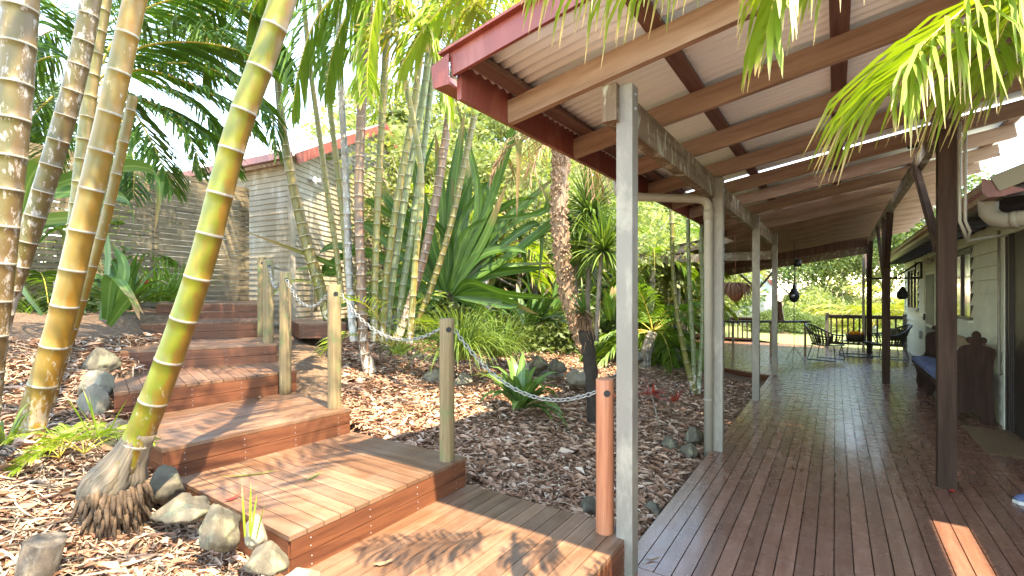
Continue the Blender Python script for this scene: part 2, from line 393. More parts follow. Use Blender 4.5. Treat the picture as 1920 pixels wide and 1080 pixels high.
def scatter_litter(name, n, region, smin, smax, seed, label):
    """small curled dead leaves, each an island of two faces"""
    rnd = random.Random(seed); mb = MB(); k = 0
    while k < n:
        x, y, ok = region(rnd)
        if not ok: continue
        z = gz(x, y)+rnd.uniform(.0, .022); a = rnd.uniform(0, 6.283); L = rnd.uniform(smin, smax)*rnd.choice((1, 1, 1, 1.7)); W = L*rnd.uniform(.14, .42)
        d = Vector((math.cos(a), math.sin(a), rnd.uniform(-.35, .45))); s = Vector((-math.sin(a), math.cos(a), rnd.uniform(-.5, .5)))
        c = Vector((x, y, z)); cur = rnd.uniform(.05, .45)*L
        b = len(mb.v)
        mb.v += [c-d*(L/2), c+s*(W/2)+Vector((0, 0, cur*.4)), c+d*(L/2), c-s*(W/2)+Vector((0, 0, cur*.4)), c+Vector((0, 0, -.0))]
        mb.face((b, b+4, b+1)); mb.face((b+1, b+4, b+2)); mb.face((b+2, b+4, b+3)); mb.face((b+3, b+4, b)); k += 1
    o = mb.build(name, 'litter'); struct(o, 'stuff', label, 'leaf litter'); return o
def on_steps(x, y): return any(x0 < x < x1 and y0 < y < y1 for x0, x1, y0, y1, _ in STEP_BOX) or (x > -1.0 and y > .3)
def reg_right(r):
    d = r.random()**1.5; y = 2.55+d*6.8; x = r.uniform(-1.4-1.45*(y-1.0), -.98)
    return x, y, not on_steps(x, y)
def reg_left(r):
    x = r.uniform(-6.5, -1.9); y = r.uniform(.25, 1.6) if x > -4.2 else r.uniform(.1, 2.6)
    return x, y, not on_steps(x, y)
scatter_litter('leaf_litter', 46000, reg_right, .032, .095, 1, 'brown dead leaves carpeting the garden bed between steps and deck')
scatter_litter('leaf_litter', 16000, reg_left, .022, .07, 2, 'dead leaves and twigs on the bank left of the steps')
scatter_litter('large_dead_leaves', 1500, reg_right, .08, .15, 7, 'larger curled dead leaves on the garden bed')
scatter_litter('large_dead_leaves', 800, reg_left, .07, .14, 8, 'larger curled dead leaves on the left bank')
# ================================================================ deck
def boards_y(mb, x0, x1, y0, y1, z, pitch=.0925, wd=.0862, th=.026, seed=0, skip=None):
    r = random.Random(seed); x = x0
    while x + wd <= x1+.001:
        y = y0; 
        while y < y1-.01:
            L = r.uniform(2.4, 5.4); ye = min(y1, y+L)
            if y1-ye < .6: ye = y1
            mb.box(x, x+wd, y, ye-.002, z-th, z, 1); y = ye
        x += pitch
mb = MB(); boards_y(mb, -1.02, 1.66, 2.63, 17.0, 0, seed=3)
mb.box(-1.0, 1.66, 2.536, 2.624, -.026, 0, 0); mb.box(-1.0, 1.66, 2.444, 2.532, -.026, -.001, 0)
boards_y(mb, -.9, 1.66, -1.0, 2.44, 0, seed=4)
boards_y(mb, 1.676, 2.7, -1.0, 5.58, 0, seed=14)
r = random.Random(5); x = -1.11; 
while x > -7.2:                                   # wing of the deck reaching left behind the garden bed
    y0 = 10.25+(-1.02-x)*.55 if x > -2.6 else 11.1
    mb.box(x, x+.088, y0, 17.0, -.027, -.001, 1); x -= .0925
scr = MB()
for i in range(29):
    for j in range(22):
        for dx in (.014, .072):
            x_, y_ = -1.02+.0925*i+dx, 2.70+.45*j; n0 = len(scr.v)
            for a in range(6): scr.v.append(Vector((x_+.0042*math.cos(a*1.0472), y_+.0042*math.sin(a*1.0472), .0012)))
            scr.face(list(range(n0, n0+6)))
so2 = scr.build('deck_screws', 'galv'); struct(so2, label='rows of small screw heads in the deck boards', cat='screws')
o = mb.build('deck', 'deck_wood'); struct(o, label='long dark red timber boarded deck', cat='deck')
mb = MB(); mb.box(-1.0, -.97, 2.45, 10.25, -.22, -.028, 1); mb.obox((-1.02, 10.27, -.12), (-2.6, 11.12, -.12), .03, .18); mb.box(-7.2, -2.6, 11.11, 11.14, -.22, -.03, 0)
mb.box(-7.2, 1.66, 17.0, 17.03, -.25, -.03, 0)
o = mb.build('deck_edge', 'riser_wood'); struct(o, label='timber edge boards under the deck rim', cat='deck edge')
mb = MB(); mb.box(-.95, 1.66, -1, 17, -.10, -.045, 1); o = mb.build('under_deck_sheet', 'house_dark'); struct(o, label='dark sheet below the deck gaps', cat='deck frame')  # one dark sheet under the boards so the gaps read dark
# ================================================================ garden steps
steps = thing('garden_steps', 'run of seven broad reddish timber steps climbing left through the garden', 'steps', (-2.1, 1.9, 0))
def xy(px, py, z): v = atz(px, py, z); return (v.x, v.y)
def clipline(poly, a, b, n):
    pass
def step(corners, z, bdir, under=.0, riser_h=.2, front=(0, 1), sides=True, rl=None, parts=2):
    """corners: FL, FR, BR, BL in plan; bdir 'along' boards run parallel to the front edge, 'out' boards run front to back"""
    FL, FR, BR, BL = [Vector((c[0], c[1], 0)) for c in corners]
    top = MB(); th = .024
    if bdir == 'along': P0, P1, Q0, Q1 = FL, FR, BL, BR
    else: P0, P1, Q0, Q1 = FL, BL, FR, BR
    span = ((Q0-P0).length+(Q1-P1).length)/2; nb = max(1, round(span/.094)); g = .0045/span
    for i in range(nb):
        a, b = i/nb+g/2, (i+1)/nb-g/2
        A, B, C_, D = P0.lerp(Q0, a), P1.lerp(Q1, a), P1.lerp(Q1, b), P0.lerp(Q0, b)
        top_board(top, A, B, C_, D, z, th)
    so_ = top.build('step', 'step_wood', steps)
    rs = MB(); edges = []
    cen = (FL+FR+BR+BL)/4
    ins = .018
    def inset(p): return p+(cen-p).normalized()*ins
    e = [(FL, FR)]
    if sides: e += [(FR, BR), (BL, FL)]
    for a, b in e:
        a, b = inset(a), inset(b); zz = z-th-.003
        for k in range(parts):
            h_ = .088 if k < 2 else .08
            rs.obox((a.x, a.y, zz-h_/2), (b.x, b.y, zz-h_/2), .02, h_); zz -= h_+.004
    A_, B_ = inset(FL), inset(FR); dr = (B_-A_).normalized(); nn = Vector((dr.y, -dr.x, 0)); nn = nn if nn.dot(cen-A_) < 0 else -nn
    for f in (.08, .36, .64, .92):
        for k in range(parts):
            for dz in (.025, .065):
                q = A_.lerp(B_, f+.004*k); q = Vector((q.x, q.y, z-th-.003-.092*k-dz))+nn*.010; rs.tube([q, q+nn*.0012], .0032, 6, m=1)
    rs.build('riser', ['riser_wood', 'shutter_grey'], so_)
    return so_
def top_board(mb, A, B, C_, D, z, th):
    b = len(mb.v); L = (B-A).length; wdt = (D-A).length
    for zz in (z-th, z):
        for p in (A, B, C_, D): mb.v.append(Vector((p.x, p.y, zz)))
    mb.face((b+4, b+5, b+6, b+7), [(0, 0), (0, L), (wdt, L), (wdt, 0)])
    mb.face((b+3, b+2, b+1, b), [(0, 0), (0, L), (wdt, L), (wdt, 0)])
    for i in range(4):
        j = (i+1) % 4; ll = L if i % 2 == 0 else wdt
        mb.face((b+i, b+j, b+4+j, b+4+i), [(0, 0), (0, ll), (th, ll), (th, 0)])
step([(-.96, .9), (-.955, 2.64), (-2.25, 2.60), (-2.25, .9)], .20, 'along')
step([(-2.137, 1.262), (-2.145, 2.585), (-3.42, 2.52), (-3.42, 1.262)], .40, 'out')
step([(-3.395, 1.195), (-3.315, 2.50), (-4.36, 2.62), (-4.45, 1.25)], .60, 'along')
step([(-4.495, 1.267), (-4.372, 2.671), (-5.35, 2.95), (-5.60, 1.55)], .80, 'out')
step([(-5.643, 1.641), (-5.108, 2.889), (-6.05, 3.24), (-6.70, 2.02)], 1.0, 'along')
step([(-6.726, 2.15), (-6.22, 3.302), (-7.40, 3.92), (-7.9, 2.70)], 1.2, 'out')
step([(-7.6, 2.6), (-7.161, 3.738), (-9.2, 4.9), (-9.6, 3.5)], 1.41, 'along')
# side platform seen behind the upper posts
step([(-6.10, 3.75), (-5.75, 4.25), (-7.0, 4.9), (-7.3, 4.3)], 1.14, 'along')
# ================================================================ round posts and chain
BGRP = 'round timber posts carrying the chain beside the steps'
def bollard(px, py, z, top_py, r, label, matn='bollard_wood', lean=(0, 0), bolt=False, D=None):
    b = atz(px, py, z) if D is None else atd(px, py, D)
    D_ = (b-CE).dot(FW); H = (py-top_py)/890*D_
    t = thing('bollard', label, 'post', b, BGRP)
    mb = MB(); zt = b.z+H
    pts = [(b.x, b.y, b.z-.25)]; rad = [r*1.02]
    for k in range(1, 9): pts.append((b.x+lean[0]*k/8, b.y+lean[1]*k/8, b.z-.25+(H+.25-.008)*k/8)); rad.append(r*(1.02-.02*k/8)*(1+.012*math.sin(k*2.1+px)))
    pts.append((b.x+lean[0], b.y+lean[1], zt)); rad.append(r*.93)
    mb.tube(pts, rad, 20); mb.build('shaft', matn, t)
    h = MB(); hc = Vector((b.x+lean[0], b.y+lean[1], zt-.075))
    dirc = (CE-hc); dirc.z = 0; dirc.normalize()
    hp = hc+(dirc+RT*.25).normalized()*r*1.0
    ax = (dirc+RT*.25).normalized()
    h.tube([hp-ax*.02, hp+ax*.003], [.019, .019], 12); h.build('drill_hole', 'black_plastic', t)
    if bolt:
        q = MB(); bp = hc+RT*r*.9+Vector((0, 0, -.02)); q.tube([bp-RT*.01, bp+RT*.028], [.018, .015], 6); q.build('bolt', 'terracotta', t)
    return hp+ax*.004, hc
b1, c1 = bollard(1134, 996, .2, 710, .050, 'reddish round timber post at the foot of the steps with a bolt', 'red_bollard_wood', bolt=True)
b2, c2 = bollard(838, 862, .4, 597, .052, 'round timber post with a green tinge, second from the foot of the steps', lean=(.0, .0))
b3, c3 = bollard(627, 764, .6, 534, .054, 'round timber post with a drilled top, third from the foot of the steps')
b4, c4 = bollard(535, 699, .8, 510, .052, 'round timber post with brown stained foot, fourth from the foot of the steps')
b5, c5 = bollard(503, 643, 1.0, 487.5, .055, 'upright round timber post just in front of the topmost post by the fence')
b6, c6 = bollard(490.5, 602, 1.2, 482.5, .050, 'dark shaded round post topmost on the steps beside the fence')
b7, c7 = bollard(549, 572, 1.14, 484, .040, 'thin round post on the side platform before the cream shed')
b8, c8 = bollard(592, 560, 1.14, 478, .034, 'far thin round post close to the cream shed corner', D=9.4)
def chain(a, b, sag, label, wire=.0037, pitch=.034):
    a = Vector(a); b = Vector(b); L = (b-a).length; N = 60
    pts = []
    for i in range(N+1):
        t = i/N; p = a.lerp(b, t); p.z -= sag*4*t*(1-t); pts.append(p)
    tot = sum((pts[i+1]-pts[i]).length for i in range(N)); n = int(tot/pitch); mb = MB(); acc = 0; i = 0
    for k in range(n):
        tgt = (k+.5)*tot/n
        while i < N-1 and acc+(pts[i+1]-pts[i]).length < tgt: acc += (pts[i+1]-pts[i]).length; i += 1
        seg = pts[i+1]-pts[i]; p = pts[i]+seg*((tgt-acc)/seg.length); d = seg.normalized()
        up = Vector((0, 0, 1)); s = d.cross(up).normalized(); u = s.cross(d)
        ang = (math.pi/4 if k % 2 else -math.pi/4)+.2; q = s*math.cos(ang)+u*math.sin(ang)
        hl = pitch*.70; hw = pitch*.36; ring = []
        for j in range(12):
            th = 6.2832*j/12; ring.append(p+d*(math.cos(th)*hl*(1-.12*abs(math.sin(th))))+q*(math.sin(th)*hw))
        nrm = d.cross(q)
        bb = len(mb.v)
        for j in range(12):
            th = 6.2832*j/12; out = (ring[j]-p).normalized()
            for m_ in range(5):
                ph = 6.2832*m_/5; mb.v.append(ring[j]+(out*math.cos(ph)+nrm*math.sin(ph))*wire)
        for j in range(12):
            j2 = (j+1) % 12
            for m_ in range(5):
                m2 = (m_+1) % 5; mb.face((bb+j*5+m_, bb+j2*5+m_, bb+j2*5+m2, bb+j*5+m2), None, 0, True)
    o = mb.build('chain', 'chain_metal', origin=a); tag(o, label, 'chain', 'galvanised chains slung between the round posts')
chain(c2+RT*.052+Vector((0, 0, .0)), c1-RT*.05, .21, 'galvanised chain slung between the red post and the second post')
chain(c3+RT*.054, c2-RT*.052, .20, 'galvanised chain slung between the second and third posts')
chain(b4, c3-RT*.054, .17, 'galvanised chain slung between the third and fourth posts')
chain(b5, c4-RT*.052, .14, 'galvanised chain hanging left of the fourth post from the foot of the steps')
chain(c7-RT*.04, c5+RT*.05, .15, 'thin chain from the upright post to the side platform post')
chain(c7+RT*.04, c8-RT*.03, .10, 'short far chain between the two thin posts before the shed')
# ================================================================ veranda roof and posts
SL = .17
def rz(x): return 2.88+SL*x          # underside of the rafters
ver = thing('veranda', 'open veranda roof of corrugated sheets on timber rafters over the deck', 'veranda', (-.94, 2.7, 0))
RY = [2.42+.885*k for k in range(16)]
FARY = RY[9]
for k, y in enumerate(RY):
    x0 = -1.66 if k < 9 else -4.6; x1 = 1.58 if k >= 5 else (2.15 if k < 2 else 2.6)
    if k == 5: x1 = 1.52
    if k >= 9: x1 = 1.58
    dep = .14; mb = MB(); nrm = Vector((-SL, 0, 1)).normalized()
    mb.obox(Vector((x0, y, rz(x0)))+nrm*dep/2, Vector((x1, y, rz(x1)))+nrm*dep/2, .045, dep, nrm)
    o = mb.build('rafter', 'rafter_wood', ver)
for x, y0, y1 in ((-1.56, 1.93, 10.3), (-.76, 1.95, 15.75), (.02, 1.95, 15.75), (.80, 1.95, 15.75), (1.46, 1.95, 15.75), (-2.6, 10.3, 15.75), (-3.5, 10.3, 15.75), (-4.4, 10.3, 15.75)):
    z = rz(x)+.142+.019; mb = MB(); mb.obox((x, y0, z), (x, y1, z), .088, .036, (-SL, 0, 1)); mb.build('batten', 'batten_wood', ver)
def sheet(x0, x1, y0, y1, matn='sheet_metal', pitch=.076, amp=.0085, lift=.036):
    lift += .002*(int(y0*10)%2)
    mb = MB(); n = max(8, int((y1-y0)/pitch*8)); nx = 2
    for i in range(n+1):
        y = y0+(y1-y0)*i/n; dz = amp*math.cos(2*math.pi*y/pitch)
        for x in (x0, x1): mb.v.append(Vector((x, y, rz(x)+.142+lift+.012+dz)))
        for x in (x0, x1): mb.v.append(Vector((x, y, rz(x)+.142+lift+.0128+dz)))
    for i in range(n):
        a = i*4; mb.face((a, a+4, a+5, a+1), None, 0, True); mb.face((a+2, a+3, a+7, a+6), None, 0, True)
        mb.face((a+1, a+5, a+7, a+3), None, 0, False); mb.face((a, a+2, a+6, a+4), None, 0, False)
    return mb.build('roof_sheet', matn, ver)
XE = 2.354
yb = [1.93, 2.69, 3.45]
for y0, y1 in ((1.93, 2.745), (2.743, 3.82)): sheet(-1.72, XE, y0, y1)
for y0, y1 in ((3.815, 4.362), (4.36, 5.162), (5.16, 6.03)): sheet(-1.72, 2.9, y0, y1)  # extended out of view to keep stray sun off the deck
sheet(-1.72, 1.7, 6.04, 6.31, 'clear_sheet')
for y0, y1 in ((6.30, 7.092), (7.09, 7.862), (7.86, 8.57)): sheet(-1.72, 1.7, y0, y1)
sheet(-1.72, 1.7, 8.56, 8.74, 'clear_sheet')
for y0, y1 in ((8.73, 9.512), (9.51, 10.285)): sheet(-1.72, 1.7, y0, y1)
for y0, y1 in ((10.28, 11.052), (11.05, 11.822), (11.82, 12.592), (12.59, 13.362), (13.36, 14.132), (14.13, 14.902), (14.90, 15.8)): sheet(-4.75, 1.7, y0, y1)
# gutter, fascia, barge
mb = MB(); mb.box(-1.695, -1.665, 1.96, 10.3, 2.60, 2.80, 1); mb.build('fascia', 'red_paint', ver)
mb = MB()
prof = [(-1.70, 2.665), (-1.80, 2.665), (-1.81, 2.70), (-1.81, 2.745), (-1.825, 2.76), (-1.825, 2.785), (-1.815, 2.785), (-1.815, 2.765), (-1.80, 2.75), (-1.80, 2.675), (-1.70, 2.675)]
mb.prism([(x, 1.90, z) for x, z in prof], (0, 8.4, 0))
mb.prism([(-1.697, 1.898, 2.665), (-1.81, 1.898, 2.665), (-1.825, 1.898, 2.79), (-1.697, 1.898, 2.83)], (0, -.004, 0))
mb.build('gutter', 'red_paint', ver)
mb = MB(); nrm = Vector((-SL, 0, 1)).normalized()
mb.obox(Vector((-1.70, 1.925, rz(-1.70)+.19)), Vector((2.2, 1.925, rz(2.2)+.19)), .022, .13, nrm)
mb.obox(Vector((-1.76, 1.935, rz(-1.76)+.258)), Vector((2.2, 1.935, rz(2.2)+.258)), .11, .014, nrm)
mb.build('barge_capping', 'red_paint', ver)
# bearers
mb = MB()
for y0, y1 in ((2.455, 4.999), (5.092, 7.704), (7.797, 10.31)):
    mb.box(-1.065, -.985, y0, y1, 2.50, 2.705, 1)
mb.build('bearer', 'bearer_wood', ver)
mb = MB(); mb.box(.70, .765, 1.9, 15.9, 2.86, 3.00, 1); mb.build('bearer', 'bearer_wood', ver)
mb = MB(); mb.box(-4.6, -1.0, 10.13, 10.19, 2.20, 2.36, 0); mb.obox((-4.7, 15.62, 1.90), (.74, 15.62, 2.72), .06, .20); mb.box(-4.62, -4.55, 10.2, 15.6, 1.92, 2.08, 1)
mb.build('bearer', 'bearer_wood', ver)
mb = MB(); mb.prism([(-4.7, 15.66, 1.95), (.74, 15.66, 2.77), (.74, 15.66, rz(.74)+.17), (-4.7, 15.66, rz(-4.7)+.17)], (0, .03, 0)); mb.build('end_infill', 'batten_wood', ver)
# painted posts
for y in (2.546, 5.045, 7.75, 10.35):
    zb = -.2 if y < 3 else 0
    mb = MB(); mb.box(-1.003, -.912, y-.045, y+.045, zb, 2.70, 2)
    o = mb.build('post', 'grey_paint', ver)
    q = MB()
    for zz in (2.58, 2.66): q.lathe((0, 0, 0), [(0.0001, 0), (.011, 0), (.008, .006), (.0001, .007)], 8)
    # bolt heads on the deck side
    q = MB()
    for zz in (2.57, 2.65): q.tube([(-.914, y, zz), (-.904, y, zz)], [.011, .008], 8)
    q.build('bolt', 'galv', o)
for x, y in ((-3.0, 11.2), (-4.5, 11.2), (-4.5, 15.5), (-1.89, 15.6)):
    mb = MB(); mb.box(x-.045, x+.045, y-.045, y+.045, 0, 1.90+(x+4.7)*.15-.1 if y > 12 else rz(x)-.02, 2); o = mb.build('post', 'grey_paint', ver)
    if y > 12:
        mb = MB()
        for s in (-1, 1): mb.obox((x+s*.04, y, 1.72), (x+s*.46, y, 2.19+s*.06), .06, .045, (0, 1, 0))
        mb.build('brace', 'grey_paint', o)
# dark timber posts with braces
for i, y in enumerate((5.10, 10.56, 15.5)):
    x = .735; mb = MB(); mb.box(x-.056, x+.056, y-.056, y+.056, 0, 2.90, 2)
    o = mb.build('post', 'dark_post_wood', ver)
    q = MB(); q.obox((x-.035, y+.10, 1.93), (x-.035, y+1.42, 2.87), .045, .10, (0, 0, 1))
    if i: q.obox((x+.0, y-.06, 2.02), (x+.0, y-.78, 2.86), .045, .088, (1, 0, 0))
    q.build('brace', 'dark_post_wood', o)
mb = MB(); mb.box(.60, .66, 15.9, 15.99, 0, 2.85, 2); mb.build('post', 'pipe_paint', ver)
# stormwater pipe on the second painted post
mb = MB(); R_ = .042; px_, py_ = -1.035, 4.97
path = [(-1.76, 4.42, 2.665), (-1.76, 4.42, 2.56)]
arc = [Vector((-1.76, 4.42, 2.66)), Vector((-1.76, 4.42, 2.57)), Vector((-1.745, 4.435, 2.525)), Vector((-1.71, 4.46, 2.505)), Vector((-1.12, 4.90, 2.485)), Vector((-1.07, 4.94, 2.475)), Vector((-1.042, 4.965, 2.44)), Vector((px_, py_, 2.39)), Vector((px_, py_, -.1))]
mb.tube(arc, R_, 16); mb.tube([(px_, py_, 2.38), (px_, py_, 2.28)], R_*1.12, 16); mb.tube([(-1.70, 4.468, 2.505), (-1.62, 4.527, 2.502)], R_*1.1, 16)
mb.tube([(px_, py_, .5), (px_, py_, .515)], R_*1.15, 16); mb.build('downpipe', 'pipe_paint', ver)
# floodlight and conduits on the near dark post
fl = thing('floodlight', 'black twin floodlight fixed high on the near dark post', 'light', atx(1722, 262, .70))
p0 = atx(1728, 250, .70)
mb = MB(); mb.tube([p0, p0+Vector((-.0, -.05, -.02)), p0+Vector((-.02, -.10, -.02))], [.03, .045, .065], 14); mb.obox(p0, p0+Vector((.04, .0, .08)), .03, .03); mb.build('housing', 'black_plastic', fl)
mb = MB(); mb.tube([p0+Vector((-.0205, -.104, -.02)), p0+Vector((-.022, -.108, -.02))], [.055, .05], 14); mb.build('lens', 'white_paint', fl)
mb = MB(); mb.obox(p0+Vector((-.03, -.06, -.10)), p0+Vector((-.08, -.16, -.16)), .09, .02); mb.build('visor', 'black_plastic', fl)
mb = MB()
for dx, rr in ((.072, .0125), (.105, .011)):
    mb.tube([(.735+dx, 5.06, 2.9), (.735+dx, 5.06, 2.12), (.735+dx+.03, 5.08, 2.04), (.88, 5.25, 1.98), (1.05, 5.5, 2.02), (1.2, 5.7, 2.05)], rr, 8)
o = mb.build('conduit', 'pipe_paint'); tag(o, 'pale grey conduit pipes clipped to the near dark post', 'conduit')
# ================================================================ house
hs = thing('house', 'pale green weatherboard house with red gutters along the deck', 'house', (1.65, 11, 0))
WX = 1.65; OPEN = [(5.9, 7.66, -.1, 2.22), (9.36, 10.72, 1.17, 2.20), (12.25, 13.60, .02, 2.08), (14.7, 16.6, 1.17, 2.20)]
mb = MB(); z = -.15; ex = .172
while z < 2.42:
    segs = [(5.6, 17.15)]
    zc = z+ex/2
    for a, b, z0, z1 in OPEN:
        if z0 < zc < z1:
            ns = []
            for s0, s1 in segs:
                if b <= s0 or a >= s1: ns.append((s0, s1)); continue
                if a > s0: ns.append((s0, a))
                if b < s1: ns.append((b, s1))
            segs = ns
    for s0, s1 in segs:
        y = s0; r = random.Random(int(z*1000)+int(s0*10))
        while y < s1-.01:
            ye = min(s1, y+r.uniform(2.2, 4.5)); 
            if s1-ye < .5: ye = s1
            o1 = .040+r.uniform(-.003, .004)
            mb.prism([(WX-o1, y, z-.012), (WX-.006, y, z+ex-.002), (WX+.012, y, z+ex-.002), (WX+.012, y, z-.012)], (0, ye-y-.002, 0)); y = ye
    z += ex
mb.build('wall', 'house_paint', hs)
mb = MB(); mb.box(WX+.014, WX+.10, 5.6, 17.14, -.25, 2.45, 1); mb.box(WX+.1, 8, 17.0, 17.14, -.25, 2.45, 0); mb.box(WX+.1, 8, 5.6, 5.7, -.25, 2.45, 0); mb.build('wall_backing', 'house_dark', hs)
mb = MB(); mb.box(WX-.045, WX-.005, 17.13, 17.22, -.2, 2.42, 2); mb.build('corner_board', 'house_paint', hs)
def window(y0, y1, z0, z1, mull, kind='window'):
    fr = MB(); t_ = .045
    fr.box(WX-.038, WX+.03, y0, y0+t_, z0, z1, 2); fr.box(WX-.038, WX+.03, y1-t_, y1, z0, z1, 2)
    fr.box(WX-.038, WX+.03, y0+t_, y1-t_, z1-t_, z1, 1); fr.box(WX-.038, WX+.03, y0+t_, y1-t_, z0, z0+t_*.8, 1)
    for mY in mull: fr.box(WX-.034, WX+.02, mY-.02, mY+.02, z0+t_*.8, z1-t_, 2)
    fr = fr.build(kind, 'house_dark', hs)
    p = MB(); p.box(WX-.010, WX-.004, y0+t_, y1-t_, z0+t_*.8, z1-t_, 2); p.build('pane', 'window_glass', fr)
    return fr
w1 = window(9.36, 10.72, 1.17, 2.20, [10.05])
mb = MB(); mb.box(WX-.085, WX-.02, 9.28, 10.80, 1.135, 1.168, 1); mb.build('sill', 'house_paint', w1)
w2 = window(14.7, 16.6, 1.17, 2.20, [15.4, 16.0])
mb = MB(); mb.box(WX-.085, WX-.02, 14.6, 16.7, 1.135, 1.168, 1); mb.build('sill', 'house_paint', w2)
# screen door
mb = MB()
mb.box(WX-.05, WX+.02, 12.25, 12.31, .02, 2.08, 2); mb.box(WX-.05, WX+.02, 13.54, 13.60, .02, 2.08, 2); mb.box(WX-.05, WX+.02, 12.31, 13.54, 2.02, 2.08, 1)
d = mb.build('door', 'house_paint', hs)
mb = MB(); mb.box(WX-.03, WX-.018, 12.37, 13.48, .08, 1.98, 2); mb.build('fly_screen', 'fly_screen', d)
mb = MB()
for a, b in ((12.31, 12.37), (13.48, 13.54)): mb.box(WX-.04, WX-.01, a, b, .04, 2.015, 2)
mb.box(WX-.04, WX-.01, 12.37, 13.48, .04, .12, 1); mb.box(WX-.04, WX-.01, 12.37, 13.48, 1.95, 2.015, 1); mb.box(WX-.04, WX-.01, 12.37, 13.48, .86, .92, 1)
mb.build('screen_frame', 'house_paint', d)
mb = MB(); mb.box(WX-.075, WX-.041, 13.49, 13.52, .98, 1.12, 2); mb.obox((WX-.085, 13.505, 1.04), (WX-.085, 13.40, 1.04), .015, .02); mb.build('handle', 'black_metal', d)
# near dark door
mb = MB()
for k in range(6): mb.box(WX-.045+.008*(k % 3), WX+.0, 7.62-.035*k, 7.655-.035*k-.003, -.0, 2.22, 2)
mb.box(WX-.02, WX-.0, 5.9, 7.44, 0, 2.22, 2); d2 = mb.build('door', 'house_dark', hs)
mb = MB(); mb.box(WX-.05, WX+.02, 5.9, 7.66, 2.221, 2.30, 1); mb.box(WX-.052, WX-.028, 7.659, 7.72, -.02, 2.30, 2); mb.build('door_frame', 'house_paint', d2)
# roof, eave, gutter
GY0, GY1 = 5.57, 17.4; RS = .42
mb = MB()
n = int((GY1-GY0)/.076*6)
for i in range(n+1):
    y = GY0+(GY1-GY0)*i/n; dz = .009*math.cos(2*math.pi*y/.076)
    for x in (1.06, 5.0): mb.v.append(Vector((x, y, 2.50+(x-1.06)*RS+dz)))
for i in range(n): a = i*2; mb.face((a, a+1, a+3, a+2), None, 0, True)
mb.build('roof', 'cream_panel', hs)
mb = MB(); mb.obox((1.10, GY0-.015, 2.47), (5.0, GY0-.015, 2.47+3.9*RS), .025, .14, (0, 0, 1)); mb.build('barge_board', 'cream_panel', hs)
mb = MB(); y0 = GY0
mb.box(1.155, 1.18, y0, GY1, 2.36, 2.49, 1); mb.build('fascia', 'house_dark', hs)
mb = MB()
mb.prism([(1.152, y0, 2.365), (1.065, y0, 2.365), (1.045, y0, 2.40), (1.045, y0, 2.45), (1.025, y0, 2.47), (1.025, y0, 2.492), (1.035, y0, 2.492), (1.035, y0, 2.475), (1.055, y0, 2.455), (1.055, y0, 2.40), (1.07, y0, 2.375), (1.152, y0, 2.375)], (0, GY1-y0, 0))
mb.prism([(1.153, y0-.004, 2.365), (1.065, y0-.004, 2.365), (1.03, y0-.004, 2.41), (1.025, y0-.004, 2.53), (1.30, y0-.004, 2.40)], (0, .004, 0))
mb.build('gutter', 'red_paint', hs)
y = 5.7
while y < 17.2: mb = MB(); mb.obox((1.181, y, 2.42), (1.66, y, 2.45), .045, .10); mb.build('rafter_tail', 'house_dark', hs); y += .6
mb = MB(); mb.box(1.18, 1.66, 5.6, 17.3, 2.475, 2.485, 1); mb.build('soffit', 'house_dark', hs)
mb = MB(); mb.box(WX-.055, WX-.005, 5.6, 17.2, 2.30, 2.385, 1); mb.build('frieze_board', 'house_paint', hs)
# added roof out of view, shaped to shade around the bright deck strip
mb = MB()
for i in range(400):
    y = -1.0+7.4*i/399; dz = .009*math.cos(2*math.pi*y/.076)
    for x in (2.59, 7.0): mb.v.append(Vector((x, y, 3.58+(x-2.59)*.35+dz)))
for i in range(399): a = i*2; mb.face((a, a+1, a+3, a+2), None, 0, True)
mb.build('added_shade_roof', 'cream_panel', hs)
mb = MB(); mb.box(2.75, 2.85, -1, 5.6, -.2, 3.55, 1); mb.build('added_roof_wall', 'house_paint', hs)  # unseen wall added to carry the shade roof
# stormwater elbow and pipes
mb = MB(); e0 = atx(1853, 388, 1.12)
mb.tube([e0+Vector((0, 0, .12)), e0, e0+Vector((.0, -.01, -.05)), e0+Vector((.035, -.03, -.11)), e0+Vector((.10, -.08, -.14)), e0+Vector((.8, -.55, -.12))], .068, 18)
mb.tube([e0+Vector((.13, -.10, -.139)), e0+Vector((.17, -.127, -.138))], .074, 18); mb.build('downpipe', 'pipe_paint', hs)
cp = atx(1874, 560, WX-.05)
mb = MB(); mb.tube([(WX-.055, cp.y, 2.30), (WX-.055, cp.y, .62), (WX-.03, cp.y, .60)], .014, 8); mb.build('conduit', 'grey_paint', hs)
wl = thing('wall_lamp', 'small round white lamp on the wall above the screen door', 'lamp', (WX-.05, 13.0, 2.19))
mb = MB(); mb.lathe((WX-.09, 12.75, 2.16), [(.001, 0), (.06, .01), (.085, .04), (.08, .09), (.03, .12), (.001, .125)], 14); mb.build('shade', 'white_paint', wl)
tp = thing('tap_cover', 'small dark oval cover on the pale wall below the far window', 'cover', (WX-.03, 14.2, .6))
mb = MB(); mb.lathe((0, 0, 0), [(.001, 0), (.001, 0)], 4); 
q = MB(); q.tube([(WX-.03, 14.15, .62), (WX-.075, 14.15, .62)], [.10, .085], 16); q.build('cover', 'shutter_grey', tp)
